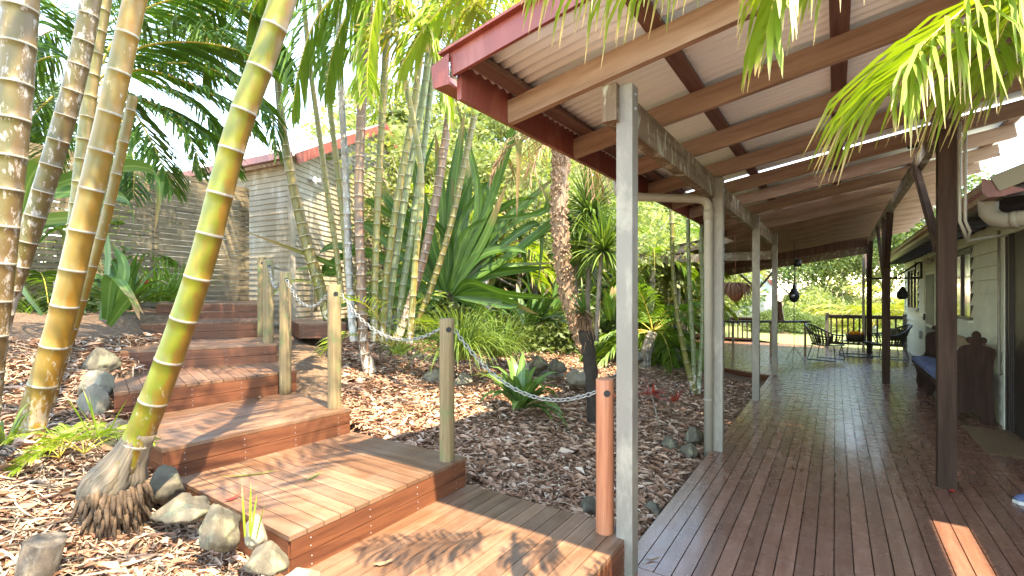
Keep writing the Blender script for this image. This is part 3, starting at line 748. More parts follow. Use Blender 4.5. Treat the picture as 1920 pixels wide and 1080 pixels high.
# black steel bracket with hanging bell
ab = thing('steel_bracket', 'black steel bracket frame reaching out from the house wall', 'bracket', (1.6, 14.0, 1.9))
mb = MB(); zb = 1.91; zt = 2.27
mb.tube([(1.61, 14, zb), (.62, 14, zb)], .022, 8); mb.tube([(1.60, 14, zb), (1.60, 14, zt)], .022, 8); mb.tube([(1.50, 14, zb), (1.50, 14, zt)], .014, 8); mb.tube([(1.58, 14, zt), (1.12, 14, zb)], .018, 8)
mb.build('frame', 'black_metal', ab)
be = thing('hanging_bell', 'black pear shaped bell hanging from the steel bracket by the wall', 'bell', (1.27, 14, 1.9))
mb = MB(); mb.tube([(1.27, 14, 1.89), (1.27, 14, 1.72)], .006, 6); mb.lathe((1.27, 14, 1.42), [(.001, 0), (.07, .01), (.11, .06), (.115, .11), (.09, .18), (.05, .25), (.02, .30), (.001, .31)], 16); mb.build('body', 'black_metal', be)
# ================================================================ pew
pew = thing('church_pew', 'dark carved timber pew with blue seat cushions against the house wall', 'bench', (1.35, 9.1, 0))
prof = [(1.14, 0), (1.115, .10), (1.13, .22), (1.10, .34), (1.06, .42), (1.06, .50), (1.09, .515), (1.17, .515), (1.215, .54), (1.235, .60), (1.235, .84), (1.25, .89), (1.29, .92), (1.345, .935), (1.36, .955), (1.335, .955), (1.315, .975), (1.315, 1.01), (1.34, 1.03), (1.365, 1.03), (1.365, 1.06), (1.38, 1.09), (1.405, 1.105), (1.43, 1.09), (1.445, 1.06), (1.445, 1.03), (1.475, 1.03), (1.495, 1.01), (1.495, .975), (1.475, .955), (1.45, .955), (1.465, .935), (1.52, .92), (1.56, .89), (1.57, .84), (1.55, .70), (1.545, .45), (1.555, .20), (1.58, 0), (1.44, 0), (1.43, .08), (1.37, .13), (1.30, .13), (1.25, .08), (1.24, 0)]
def panel(y, pr, name='end_panel'):
    mb = MB(); mb.prism([(x, y, z) for x, z in pr], (0, .045, 0)); return mb.build(name, 'pew_wood', pew)
panel(7.85, prof); panel(10.33, prof)
panel(9.55, [(1.14, 0), (1.115, .10), (1.13, .22), (1.10, .34), (1.08, .43), (1.50, .43), (1.52, 0), (1.42, 0), (1.40, .1), (1.30, .12), (1.24, .06), (1.22, 0)], 'middle_support')
mb = MB(); mb.box(1.075, 1.47, 7.897, 10.328, .432, .462, 1); mb.box(1.08, 1.10, 7.897, 10.328, .36, .43, 1); mb.build('seat', 'pew_wood', pew)
mb = MB(); mb.obox((1.50, 7.9, .86), (1.50, 10.33, .86), .03, .16, (.15, 0, 1)); mb.build('backrest', 'pale_rail_wood', pew)
mb = MB(); mb.obox((1.49, 7.9, .56), (1.49, 10.33, .56), .025, .12, (.15, 0, 1))
for y in (8.5, 9.2, 9.9): mb.obox((1.475, y, .48), (1.495, y+.0, .78), .05, .02, (1, 0, 0))
mb.build('back_rails', 'pew_wood', pew)
for i, (y0, y1) in enumerate(((7.93, 9.08), (9.11, 10.30))):
    mb = MB(); nx_, ny_ = 10, 18
    base = len(mb.v)
    for j in range(ny_+1):
        for k in range(nx_+1):
            u, v = k/nx_, j/ny_; e = min(1, min(u, 1-u)*6, min(v, 1-v)*10); e = math.sqrt(max(0, 1-(1-e)**2))
            mb.v.append(Vector((1.055+.40*u, y0+(y1-y0)*v, .464+.03+.038*e+.006*math.sin(9*u+4*v+i)*e-(.035 if u == 0 else 0))))
    for j in range(ny_):
        for k in range(nx_): a = base+j*(nx_+1)+k; mb.face((a, a+1, a+nx_+2, a+nx_+1), None, 0, True)
    mb.box(1.06, 1.45, y0+.004, y1-.004, .464, .497, 1)
    o = mb.build('seat_cushion', 'cushion'); tag(o, ('blue seat cushion on the near half of the pew', 'blue seat cushion on the far half of the pew')[i], 'cushion', 'blue cushions on the pew')
mb = MB(); n_ = 16
for j in range(n_+1):
    for k in range(9):
        u, v = k/8, j/n_; mb.v.append(Vector((1.215+.42*u+.01*math.sin(v*9), 6.38+1.17*v+.012*math.sin(u*7), .014+.004*noise.noise(Vector((u*9, v*22, 0))))))
for j in range(n_):
    for k in range(8): a = j*9+k; mb.face((a, a+1, a+10, a+9), None, 0, True)
mb.box(1.22, 1.63, 6.39, 7.54, .001, .010, 1)
o = mb.build('doormat', 'mat_coir'); tag(o, 'brown coir doormat lying before the dark door', 'doormat')
# shoes
for i, (px, py) in enumerate(((1912, 944),)):
    b = atz(px, py, 0); t = thing('shoe', 'blue grey running shoe lying on the deck at the right', 'shoe', b)
    mb = MB(); ax = Vector((.85, .5, 0)).normalized(); sx = Vector((-ax.y, ax.x, 0)); N = 12
    prof_h = [.02, .035, .045, .05, .06, .075, .085, .09, .088, .085, .08, .05]; prof_w = [.02, .036, .044, .047, .045, .04, .036, .036, .037, .036, .03, .012]
    for k in range(N):
        c = b+ax*(.27*k/(N-1)-.03)
        for a in range(10): th = 6.2832*a/10; mb.v.append(c+sx*(prof_w[k]*math.cos(th))+Vector((0, 0, .018+prof_h[k]*.5+prof_h[k]*.5*math.sin(th))))
    for k in range(N-1):
        for a in range(10): a2 = (a+1) % 10; mb.face((k*10+a, (k+1)*10+a, (k+1)*10+a2, k*10+a2), None, 0, True)
    mb.build('upper', 'cushion', t)
    mb = MB(); mb.prism([b+ax*(.27*k/11-.03)+sx*(prof_w[k]+.004) for k in range(12)]+[b+ax*(.27*k/11-.03)-sx*(prof_w[k]+.004) for k in range(11, -1, -1)], (0, 0, .024)); mb.build('sole', 'white_paint', t)
# ================================================================ far furniture
def wicker_chair(px, py, rot, label, cushion):
    b = atz(px, py, 0); t = thing('wicker_chair', label, 'chair', b, 'wicker bucket chairs around the low table')
    Rm = Matrix.Rotation(rot, 3, 'Z')
    def W(x, y, z): return b+Rm @ Vector((x, y, z))       # x forward
    mb = MB()
    def shell(u, v):   # u around (-1..1), v 0 seat rim .. 1 top rim
        a = u*2.05; rx = .30+.10*v; ry = .33+.07*v
        h = .36+(.20+.26*max(0, math.cos(a))**1.3)*v if True else 0
        return W(.04-rx*math.cos(a)*(1.0+.12*v), ry*math.sin(a), h)
    K = 23
    for k in range(K):
        u = -1+2*k/(K-1); pts = [shell(u, v) for v in (0, .33, .66, 1)]
        mb.blade(pts, [.032]*4, (pts[0]-W(0, 0, pts[0].z-b.z)).cross(Vector((0, 0, 1))).normalized()); 
    for v in (.25, .5, .75):
        mb.tube([shell(-1+2*k/20, v) for k in range(21)], .009, 5)
    mb.build('backrest', 'wicker', t)
    mb = MB(); mb.tube([shell(-1+2*k/28, 1) for k in range(29)], .018, 7); mb.tube([W(.04+.33*math.cos(6.2832*k/24), .31*math.sin(6.2832*k/24), .36) for k in range(25)], .012, 7)
    mb.build('frame', 'black_metal', t)
    mb = MB()
    for s in range(11):
        yy = -.28+.056*s; xx = math.sqrt(max(.01, 1-(yy/.32)**2))*.32; mb.blade([W(.04-xx, yy, .365), W(.04, yy, .34), W(.04+xx, yy, .37)], [.045]*3, Rm @ Vector((0, 1, 0)))
    mb.build('seat', 'wicker', t)
    for s in (-1, 1):
        mb = MB(); mb.tube([W(.25, s*.22, .36), W(.30, s*.27, .03), W(.29, s*.275, .008), W(-.27, s*.275, .008), W(-.28, s*.27, .03), W(-.2, s*.2, .36)], .010, 6); mb.build('leg', 'black_metal', t)
    if cushion:
        c = MB(); cc = W(-.10, 0, .58); c.lathe(cc-Vector((0, 0, .16)), [(.001, 0), (.15, .02), (.20, .08), (.21, .16), (.18, .25), (.10, .30), (.001, .31)], 14)
        o = c.build('cushion', 'rock'); tag(o, 'mottled grey cushion in the right wicker chair', 'cushion')
    return t
wicker_chair(1548, 674, math.radians(-20), 'dark wicker bucket chair left of the low table, facing right', False)
wicker_chair(1668, 672, math.radians(195), 'dark wicker bucket chair with a grey cushion, right of the low table', True)
b = atz(1604, 667, 0); t = thing('low_table', 'small round black wire table between the wicker chairs', 'table', b)
mb = MB(); mb.tube([b+Vector((.36*math.cos(6.2832*k/28), .36*math.sin(6.2832*k/28), .012)) for k in range(29)], .012, 6)
mb.tube([b+Vector((.27*math.cos(6.2832*k/28), .27*math.sin(6.2832*k/28), .36)) for k in range(29)], .010, 6)
for k in range(9): a = 6.2832*k/9; mb.tube([b+Vector((.36*math.cos(a), .36*math.sin(a), .012)), b+Vector((.27*math.cos(a), .27*math.sin(a), .36))], .006, 5)
mb.build('frame', 'black_metal', t)
mb = MB(); mb.lathe(b+Vector((0, 0, .36)), [(.001, 0), (.27, 0), (.27, .015), (.001, .015)], 24, smooth=False); mb.build('table_top', 'black_metal', t)
t = thing('plant_bowl', 'dark bowl of orange flame coloured leaves on the low table', 'bowl', b+Vector((0, 0, .376)))
mb = MB(); mb.lathe(b+Vector((0, 0, .376)), [(.001, 0), (.19, 0), (.205, .17), (.19, .17), (.18, .1), (.001, .1)], 20); mb.build('bowl', 'wicker', t)
mb = MB(); r = random.Random(3)
for k in range(110):
    a = r.uniform(0, 6.28); R0 = r.uniform(0, .17); p = b+Vector((R0*math.cos(a), R0*math.sin(a), .48)); d = Vector((math.cos(a)*.5, math.sin(a)*.5, 1)).normalized()*r.uniform(.08, .17)
    mb.blade([p, p+d*.6, p+d], [.02, .035, .004], Vector((-math.sin(a), math.cos(a), 0)))
mb.build('leaves', 'flame_leaf', t)
# railing at the far end of the deck
def railing(x0, x1, y, label, top=.94, post=True, base=0):
    t = thing('railing', label, 'railing', ((x0+x1)/2, y, base), 'dark baluster railings closing the far end of the deck')
    mb = MB(); mb.box(x0, x1, y-.045, y+.045, base+top-.035, base+top, 0); mb.build('handrail', 'rail_wood', t)
    mb = MB(); mb.box(x0, x1, y-.02, y+.02, base+top-.10, base+top-.037, 0); mb.box(x0, x1, y-.02, y+.02, base+.08, base+.14, 0)
    mb.build('rails', 'rail_wood', t)
    mb = MB(); n = int((x1-x0)/.135)
    for k in range(n): x = x0+.07+k*.135; mb.box(x-.021, x+.021, y-.021, y+.021, base+.14, base+top-.10, 2)
    mb.build('balusters', 'rail_wood', t)
    for x in (x0-.03, x1+.03):
        mb = MB(); mb.box(x-.045, x+.045, y-.045, y+.045, base, base+top+.05, 2); mb.build('post', 'grey_paint', t)
xr0 = aty(1553, 600, 16.85).x
railing(xr0, 1.55, 16.85, 'dark baluster railing behind the wicker chairs')
xl0 = aty(1378, 600, 16.85).x; xl1 = aty(1414, 600, 16.85).x
railing(xl0-1.6, xl1, 16.85, 'dark baluster railing at the left behind the painted posts', top=.80)
# bar shelf, leaning red chairs
sb0 = atd(1362, 603, 11.6); sb1 = atd(1512, 603, 11.9)
t = thing('bar_shelf', 'long narrow timber bar shelf between the far posts', 'shelf', (sb0+sb1)/2)
mb = MB(); mb.obox(sb0, sb1, .28, .045); mb.build('shelf_board', 'rail_wood', t)
for f in (.08, .55, .985):
    p = sb0.lerp(sb1, f); mb = MB(); mb.obox((p.x, p.y, -.01), (p.x, p.y, p.z-.025), .05, .05, (0, 1, 0)); mb.build('leg', 'pale_rail_wood', t)
rc = sb0.lerp(sb1, .62)
t = thing('folding_stool', 'folded red brown timber stool leaning on the bar shelf', 'stool', rc+Vector((0, 0, .03)))
mb = MB()
for k in range(4):
    p = rc+RT*(.01+.055*k)+Vector((0, 0, .03)); mb.obox(p, p+Vector((-.06, -.02, .52-.02*k)), .035, .16, (0, 1, 0))
mb.build('slats', 'riser_wood', t)
# wind spinner
sp = atz(1489, 676, 0)
t = thing('wind_spinner', 'black wind chime with a bell on a long cord from the rafters', 'wind chime', (sp.x, sp.y, 2.9))
mb = MB(); zt = rz(sp.x); zb_ = EYE+(551-550)/890*(sp-CE).dot(FW)
mb.tube([(sp.x, sp.y, zt), (sp.x, sp.y, zb_+.2)], .010, 6); mb.tube([(sp.x+.03, sp.y, zt-.3), (sp.x+.02, sp.y, zb_+.2)], .006, 6); mb.tube([(sp.x, sp.y, zb_-.1), (sp.x, sp.y, .75)], .008, 6)
mb.tube([(sp.x, sp.y, .75), (sp.x, sp.y, .30)], .006, 6)
for k in range(3): a = k*2.1+.4; mb.tube([(sp.x, sp.y, .32), (sp.x+.22*math.cos(a), sp.y+.22*math.sin(a), .0)], .006, 5)
mb.build('cord', 'black_metal', t)
mb = MB(); mb.lathe((sp.x, sp.y, zb_-.22), [(.001, 0), (.05, .02), (.10, .09), (.11, .17), (.09, .26), (.045, .34), (.03, .42), (.001, .44)], 18); mb.build('bell', 'black_metal', t)
mb = MB(); mb.lathe((sp.x-.02, sp.y-.10, zb_-.06), [(.001, -.05), (.035, -.03), (.045, 0), (.035, .03), (.001, .05)], 12); mb.build('bell_mark', 'galv', t)
t = thing('hanging_lantern', 'dark cylindrical lantern hanging beside the wind chime cord', 'lantern', atd(1495, 500, 10.6))
lp = atd(1496, 500, 10.6); mb = MB(); mb.lathe(lp, [(.001, 0), (.065, 0), (.075, .01), (.065, .15), (.04, .17), (.001, .17)], 18); mb.tube([lp+Vector((0, 0, .19)), (lp.x, lp.y, rz(lp.x))], .004, 5); mb.build('body', 'black_metal', t)
hp = atd(1379, 545, 8.6)
t = thing('hanging_basket', 'shaggy brown fern basket hanging between the painted posts', 'basket', hp)
mb = MB(); mb.lathe(hp-Vector((0, 0, .20)), [(.001, 0), (.08, .03), (.13, .12), (.145, .22), (.12, .27), (.001, .27)], 16); mb.tube([hp+Vector((0, 0, .05)), (hp.x, hp.y, rz(-1))], .004, 5); mb.build('basket', 'terracotta', t)
mb = MB(); r = random.Random(9)
for k in range(420):
    a = r.uniform(0, 6.28); p = hp+Vector((.15*math.cos(a)*r.random(), .15*math.sin(a)*r.random(), .06)); L = r.uniform(.10, .30)
    d = Vector((math.cos(a), math.sin(a), r.uniform(0, 1.0))).normalized(); s = Vector((-math.sin(a), math.cos(a), 0))
    mb.blade([p, p+d*L*.5, p+d*L*.8+Vector((0, 0, -.3*L)), p+d*L+Vector((0, 0, -.9*L))], [.02, .03, .025, .003], s)
mb.build('fern', 'fern_basket', t)
# ================================================================ fence and shed
def mix2(r_, f_, z): p = CE+RT*r_+FW*f_; return Vector((p.x, p.y, z))
fence = thing('slat_fence', 'weathered grey horizontal slat fence left of the cream shed', 'fence', mix2(-5.1, 9.2, 1.3))
fr0, ff0 = -5.1, 9.2; s_end = 4.6
A = mix2(fr0, ff0, 0); B = mix2(fr0-.443*s_end, ff0-.896*s_end, 0)
mb = MB(); z = 1.28; k = 0; dirf = (B-A).normalized(); nf = Vector((-dirf.y, dirf.x, 0))
if nf.dot(CE-A) < 0: nf = -nf
while z < 3.58:
    y0 = 0; r = random.Random(k)
    cuts = [0, r.uniform(1.2, 1.9), r.uniform(2.6, 3.3), s_end]
    for a, b in zip(cuts, cuts[1:]):
        mb.obox(A+dirf*a+Vector((0, 0, z)), A+dirf*(b-.004)+Vector((0, 0, z)), .02, .084-.004*r.random(), (0, 0, 1))
    z += .0945; k += 1
mb.build('slats', 'fence_wood', fence)
for s in (.1, 1.6, 3.1, 4.5):
    mb = MB(); p = A+dirf*s-nf*.06; mb.box(p.x-.045, p.x+.045, p.y-.045, p.y+.045, .9, 3.55, 2); mb.build('post', 'fence_wood', fence)
shed = thing('garden_shed', 'cream weatherboard shed with red barge boards and white roof behind the palms', 'shed', atd(548, 551, 9.0))
c0 = atd(548, 551, 9.0); c0.z = 0
d1 = sight(1120, 551); d1.z = 0; d1.normalize(); d2 = sight(-750, 551); d2.z = 0; d2.normalize()
L1, L2 = 6.9, 7.0; ze = 4.1; rise = 1.8; zb0 = 1.0
def siding(mb, o, d, L, nrm, top):
    z = zb0; e = .105; 
    while z < ze+rise:
        a, b = 0, L
        if top:    # gable
            if z+e > ze:
                hh = (z+e-ze)/rise; a, b = L/2*hh, L-L/2*hh
                if b-a < .2: break
        elif z+e > ze+.02: break
        p, q = o+d*a, o+d*b
        base = len(mb.v)
        for P in (p, q):
            mb.v += [P+nrm*.022+Vector((0, 0, z)), P+nrm*.004+Vector((0, 0, z+e)), P-nrm*.01+Vector((0, 0, z+e)), P-nrm*.01+Vector((0, 0, z))]
        for i in range(4): j = (i+1) % 4; mb.face((base+i, base+j, base+4+j, base+4+i), [(0, 0), (.1, 0), (.1, b-a), (0, b-a)])
        mb.face((base+3, base+2, base+1, base)); mb.face((base+4, base+5, base+6, base+7))
        z += e
n1 = Vector((d1.y, -d1.x, 0)); n1 = n1 if n1.dot(CE-c0) > 0 else -n1
n2 = Vector((d2.y, -d2.x, 0)); n2 = n2 if n2.dot(CE-c0) > 0 else -n2
mb = MB(); siding(mb, c0, d1, L1, n1, True); mb.build('gable_wall', 'shed_paint', shed)
mb = MB(); siding(mb, c0, d2, L2, n2, False); mb.build('side_wall', 'shed_paint', shed)
mb = MB(); mb.box(c0.x-.05, c0.x+.04, c0.y-.05, c0.y+.04, zb0, ze, 2); mb.build('corner_board', 'shed_paint', shed)
rg0 = c0+d1*(L1/2)+Vector((0, 0, ze+rise)); ov = .22
mb = MB(); e0 = c0-d1*.25-d2*ov+n1*.1; e0.z = ze-.06; g0 = rg0-d2*ov+n1*.1; f0 = c0+d1*(L1+.25)-d2*ov+n1*.1; f0.z = ze-.06
up = Vector((0, 0, .05))
for a, b in ((e0, g0), (g0, f0)):
    base = len(mb.v); n_ = 90
    for i in range(n_+1):
        q = d2*((L2+ov)*i/n_); dz = Vector((0, 0, .02*math.cos(i*2.2)))
        mb.v += [a+q+dz+up, b+q+dz+up]
    for i in range(n_): k = base+i*2; mb.face((k, k+1, k+3, k+2), None, 0, False)
mb.build('roof', 'white_roof', shed)
mb = MB(); mb.obox(e0+Vector((0, 0, -.03)), g0+Vector((0, 0, -.03)), .03, .19); mb.obox(g0+Vector((0, 0, -.03)), f0+Vector((0, 0, -.03)), .03, .19); mb.build('barge_board', 'red_paint', shed)
mb = MB(); gq = c0-d1*.30; gq.z = ze-.02; mb.obox(gq-d2*ov, gq+d2*L2, .12, .13); mb.build('gutter', 'red_paint', shed)
t = thing('sensor_light', 'small double sensor light high on the cream shed corner', 'light', c0+d1*.5+Vector((0, 0, 3.8)))
mb = MB(); sp_ = c0+d1*.55+n1*.05+Vector((0, 0, 3.83)); mb.tube([sp_, sp_+n1*.05], .035, 10)
for s in (-1, 1): mb.tube([sp_+n1*.05, sp_+n1*.12+d1*s*.10+Vector((0, 0, .0))], [.02, .05], 10)
mb.tube([sp_+n1*.04+Vector((0, 0, -.03)), sp_+n1*.09+Vector((0, 0, -.08))], [.02, .035], 10); mb.build('lamp_heads', 'white_paint', t)
# black pot beside the steps
bp = atz(243, 628, .92); t = thing('black_pot', 'black plastic pot sunk in the leaf litter beside the steps', 'pot', bp)
mb = MB(); mb.lathe(bp-Vector((0, 0, .02)), [(.10, 0), (.13, .10), (.14, .10), (.14, .125), (.12, .125), (.10, .03), (.001, .03)], 18); mb.build('pot', 'black_plastic', t)
# far white building with shutters
fh = thing('far_cottage', 'distant white cottage with grey shutter door and red roof edge', 'cottage', atd(1400, 600, 23))
def fp(px, py, D=23): return atd(px, py, D)
mb = MB(); a, b = fp(1335, 640), fp(1449, 640, 21.5); zt_ = fp(1400, 500).z
off = FW*5
mb.prism([(a.x, a.y, -2), (b.x, b.y, -2), (b.x, b.y, zt_-1.0), ((a.x*.25+b.x*.75), (a.y*.25+b.y*.75), zt_), (a.x, a.y, zt_-.2)], off); mb.build('wall', 'white_paint', fh)
for x0, x1 in ((1375, 1397), (1399, 1437)):
    mb = MB(); q0, q1 = fp(x0, 553, 27.9), fp(x1-4, 553, 27.6); q0 = a.lerp(b, .40 if x0 < 1390 else .60); q1 = a.lerp(b, .56 if x0 < 1390 else .88)
    nn = (b-a).cross(Vector((0, 0, 1))).normalized(); nn = nn if nn.dot(CE-a) > 0 else -nn; nn.z = 0
    K = 14
    for k in range(K):
        p0 = q0.lerp(q1, k/K)+nn*.04; p1 = q0.lerp(q1, (k+.8)/K)+nn*.04; mid = (p0+p1)/2
        mb.obox((mid.x, mid.y, -1.9), (mid.x, mid.y, 1.55), (p1-p0).length, .04, nn)
    mb.build('shutter', 'shutter_grey', fh)
mb = MB(); pk = Vector((a.x*.25+b.x*.75, a.y*.25+b.y*.75, zt_+.05)); mb.obox(pk, (b.x, b.y, zt_-.9), .1, .14); mb.obox(pk, (a.x, a.y, zt_-.15), .1, .14); mb.build('roof_edge', 'red_paint', fh)
# ================================================================ PLANTS
UPV = Vector((0, 0, 1))
def frond(mb, base, d0, L, droop=.5, nl=34, ll=.45, lw=.028, hang=.6, vee=.5, m=0, mp=1, seed=0, bare=.16, rr=.012, ang=55, jit=.12, taper=.35, path=None):
    """feather frond: arching midrib with leaflets both sides; leaflets hang by `hang`"""
    r = random.Random(seed)
    if path is None:
        d = Vector(d0).normalized(); p = Vector(base); path = [p.copy()]; K = 12
        for k in range(K):
            t = (k+1)/K; d = (d + Vector((0, 0, -droop*(.4+1.3*t)/K*2))).normalized(); p = p+d*(L/K); path.append(p.copy())
    N = len(path); ln = [0]
    for i in range(1, N): ln.append(ln[-1]+(path[i]-path[i-1]).length)
    T = ln[-1]
    mb.tube(path, [rr*(1-.8*i/(N-1)) for i in range(N)], 5, m=mp, cap=False)
    def at(s):
        s *= T; i = 1
        while i < N-1 and ln[i] < s: i += 1
        f = (s-ln[i-1])/max(1e-6, ln[i]-ln[i-1]); return path[i-1].lerp(path[i], f), (path[i]-path[i-1]).normalized()
    for k in range(nl):
        s = bare+(1-bare)*(k+.5)/nl; p, t = at(min(s, .999))
        sd = t.cross(UPV)
        if sd.length < .05: sd = t.cross(Vector((1, 0, 0)))
        sd.normalize(); up = sd.cross(t)
        lf = ll*(taper+(1-taper)*math.sin(math.pi*min(1, (s-bare)/(1-bare)*.82+.14)))*(1 if s < .93 else .8)
        for sg in (-1, 1):
            a = math.radians(ang*(1-.35*s)+r.uniform(-7, 7)); l = lf*r.uniform(1-jit, 1+jit)
            dd = (t*math.cos(a)+sd*sg*math.sin(a)+up*vee*.5+Vector((r.uniform(-jit, jit), r.uniform(-jit, jit), r.uniform(-jit, jit)))).normalized()
            pts = [p]; q = p.copy(); h = hang*r.uniform(.7, 1.3)
            for j in range(3):
                q = q+dd*(l/3); pts.append(q.copy()); dd = (dd+Vector((0, 0, -h*(.45+.45*j)))).normalized()
            side = (t*.8+up*.35+dd.cross(sd)*.2); side -= dd*side.dot(dd)
            if side.length < .01: side = t
            side.normalize()
            mb.blade(pts, [lw*.5, lw, lw*.85, lw*.06], side, m=m)
def palm_trunk(path, rads, nring, seed=0, n=14, phase=0.0, wob=.02):
    """stem with raised leaf scars; material 0 bark, 1 scars"""
    r = random.Random(seed); N = 60 if nring < 20 else 90; pth = bez(path, N); rr = [r0 for r0 in np.interp(np.linspace(0, len(rads)-1, N), range(len(rads)), rads)]
    ln = [0]
    for i in range(1, N): ln.append(ln[-1]+(pth[i]-pth[i-1]).length)
    T = ln[-1]; P = []; R = []; M = []
    marks = [(k+.5+phase)/nring+r.uniform(-.06, .06)/nring for k in range(nring)]
    def at(s):
        s = min(max(s, 0), 1)*T; i = 1
        while i < N-1 and ln[i] < s: i += 1
        f = (s-ln[i-1])/max(1e-6, ln[i]-ln[i-1]); return pth[i-1].lerp(pth[i], f), rr[i-1]*(1-f)+rr[i]*f
    last = 0.0
    bw = .0036/T*max(1, (rads[0]/.05))
    def add(s, k, mm): p, q = at(s); P.append(p); R.append(q*k); M.append(mm)
    add(0, 1, 0)
    for s in marks+[1.001]:
        if s-bw > last+bw:
            for f in (.25, .5, .75): add(last+(s-bw-last)*f, 1-.012*math.sin(f*3.14), 0)
        if s > 1: break
        add(s-bw*1.25, 1.0, 1); add(s-bw, 1.02, 1); add(s+bw*.6, 1.025, 1); add(s+bw, 1.0, 0); last = s+bw
    add(1, 1, 0)
    mb = MB(); mb.tube(P, R, n, ring_m=M); return mb
def stem_px(pts, D, wpx, z0=None):
    """sight-line polyline [(px,py)], depth list, widths in px -> points, radii"""
    D = D if isinstance(D, (list, tuple)) else [D]*len(pts)
    P = [atd(x, y, d) for (x, y), d in zip(pts, D)]; R = [w*d/890/2/math.sqrt(1+((x-960)/890)**2) for w, d, (x, y) in zip(wpx, D, pts)]
    return P, R
def crown_of(mb, top, n, L, seed, up=(.3, 1.2), ll=.5, lw=.03, droop=.5, hang=.6, nl=30, m=0, az=None):
    r = random.Random(seed)
    for k in range(n):
        a = 6.2832*k/n+r.uniform(-.35, .35) if az is None else r.uniform(*az); e = r.uniform(*up)
        d = Vector((math.cos(a)*math.cos(e), math.sin(a)*math.cos(e), math.sin(e)))
        frond(mb, top, d, L*r.uniform(.8, 1.1), droop*r.uniform(.7, 1.3), nl, ll, lw, hang, seed=seed*31+k, m=m)
PG = 'ringed golden cane palms along the steps'
def palm(label, pts, D, wpx, rings, bark, seed, leaf='frond_mid', crown=None, group=PG, name='cane_palm', phase=0, shaft=True, n=14, extra=0):
    P, R = stem_px(pts, D, wpx)
    t = thing(name, label, 'palm', P[0], group)
    palm_trunk(P, R, rings, seed, n, phase).build('trunk', [bark, 'ring_scar'], t)
    if crown:
        d = (P[-1]-P[-2]).normalized(); d = (d+Vector((0, 0, .4))).normalized(); top = P[-1]+d*crown.get('rise', 0)
        pth = [P[-1]-d*.02, P[-1]+d*max(.05, crown.get('rise', 0)), top+d*.55]
        mb = MB(); mb.tube(bez(pth, 8), [R[-1]*(1.0 if k < 4 else 1.25-.12*(k-4)) for k in range(8)], 10); mb.build('crownshaft', 'crownshaft' if shaft else bark, t)
        mb = MB(); c = dict(crown); c.pop('rise', None); crown_of(mb, top+d*.5, seed=seed, **c); mb.build('crown', [leaf, 'petiole'], t)
    return t
# ---- big stems on the left bank
CB = dict(n=9, L=2.2, ll=.55, lw=.035, nl=30, droop=.55)
palm('thickest mossy ringed palm trunk at the far left edge with white scars', [(-60, 1000), (-38, 820), (-14, 620), (8, 420), (26, 210), (38, 0), (50, -220)], 2.5, [74, 72, 66, 64, 72, 78, 80], 18, 'bark_mossy', 11, crown=dict(CB, rise=1.4, n=8), leaf='frond_dark', n=20)
palm('brown green ringed palm trunk, second from the far left edge', [(-6, 660), (10, 580), (62, 420), (118, 235), (150, 110), (172, -10), (190, -140)], 3.3, [42, 42, 46, 46, 44, 42, 40], 17, 'bark_mossy', 12, crown=dict(CB, rise=1.0, n=7), leaf='frond_dark', n=16)
palm('olive ringed palm trunk behind the pale leaning trunk on the left', [(112, 640), (128, 520), (142, 400), (158, 260), (178, 110), (200, -20), (215, -120)], 4.1, [26, 27, 28, 30, 30, 28, 26], 19, 'bark_olive', 13, crown=dict(CB, rise=.8, n=7), leaf='frond_dark')
palm('pale golden ringed palm trunk leaning right, with a smaller trunk behind it', [(48, 830), (62, 780), (108, 625), (152, 440), (205, 215), (252, 5), (280, -120)], 3.0, [76, 64, 57, 54, 50, 46, 42], 13, 'bark_gold_pale', 14, crown=dict(CB, rise=1.2, n=8), leaf='frond_dark', n=22)
palm('slim golden palm stem pressed against the back of the pale leaning trunk', [(92, 760), (112, 690), (150, 575), (196, 420), (226, 290), (250, 180)], 3.25, [26, 24, 22, 22, 22, 20], 10, 'bark_gold_pale', 15, n=12)
P5 = [(236, 872), (262, 815), (318, 672), (378, 495), (440, 262), (500, 92), (545, -45), (570, -140)]
t5 = palm('bright yellow green ringed palm trunk leaning right over the steps', P5, 2.42, [74, 63, 57, 53, 51, 50, 49, 46], 13, 'bark_gold', 16, crown=dict(CB, rise=1.6, n=8), leaf='frond_mid', n=24, phase=.1)
# root flare and stilt roots of the yellow palm
mb = MB(); r = random.Random(4)
cp_ = bez([atd(268, 806, 2.42), atd(246, 848, 2.42), atd(226, 884, 2.42), atd(208, 918, 2.42), atd(204, 960, 2.42)], 14)
mb.tube(cp_, [.064, .067, .071, .076, .083, .092, .102, .112, .120, .124, .118, .10, .08, .05], 48)
for v in mb.v:
    a = math.atan2(v.y-cp_[7].y, v.x-cp_[7].x); k = max(0, min(1, (cp_[1].z-v.z)/.2)); q = Vector((math.cos(a), math.sin(a), 0))
    v += q*(.010*math.sin(a*23)+.012*math.sin(a*11+2))*k + Vector((noise.noise(v*11), noise.noise(v*11+Vector((5, 5, 5))), noise.noise(v*9)))*.022*k
mb.build('root_collar', 'root_fibre', t5)
mb = MB(); rc_ = cp_[9]
for k in range(520):
    a = r.uniform(0, 6.2832); zq = r.random(); q = .112-.035*zq+r.uniform(-.02, .02); c = rc_+Vector((math.cos(a)*q+.03, math.sin(a)*q, .02-.17*zq))
    l = r.uniform(.03, .10)*(1+.5*zq); d = Vector((math.cos(a)*r.uniform(.05, .5), math.sin(a)*r.uniform(.05, .5), -1+r.uniform(-.1, .3))).normalized()
    mb.tube([c, c+d*l*.5, c+d*l+Vector((0, 0, -.01))], [.009, .012, .007], 5)
mb.build('stilt_roots', 'root_dark', t5)
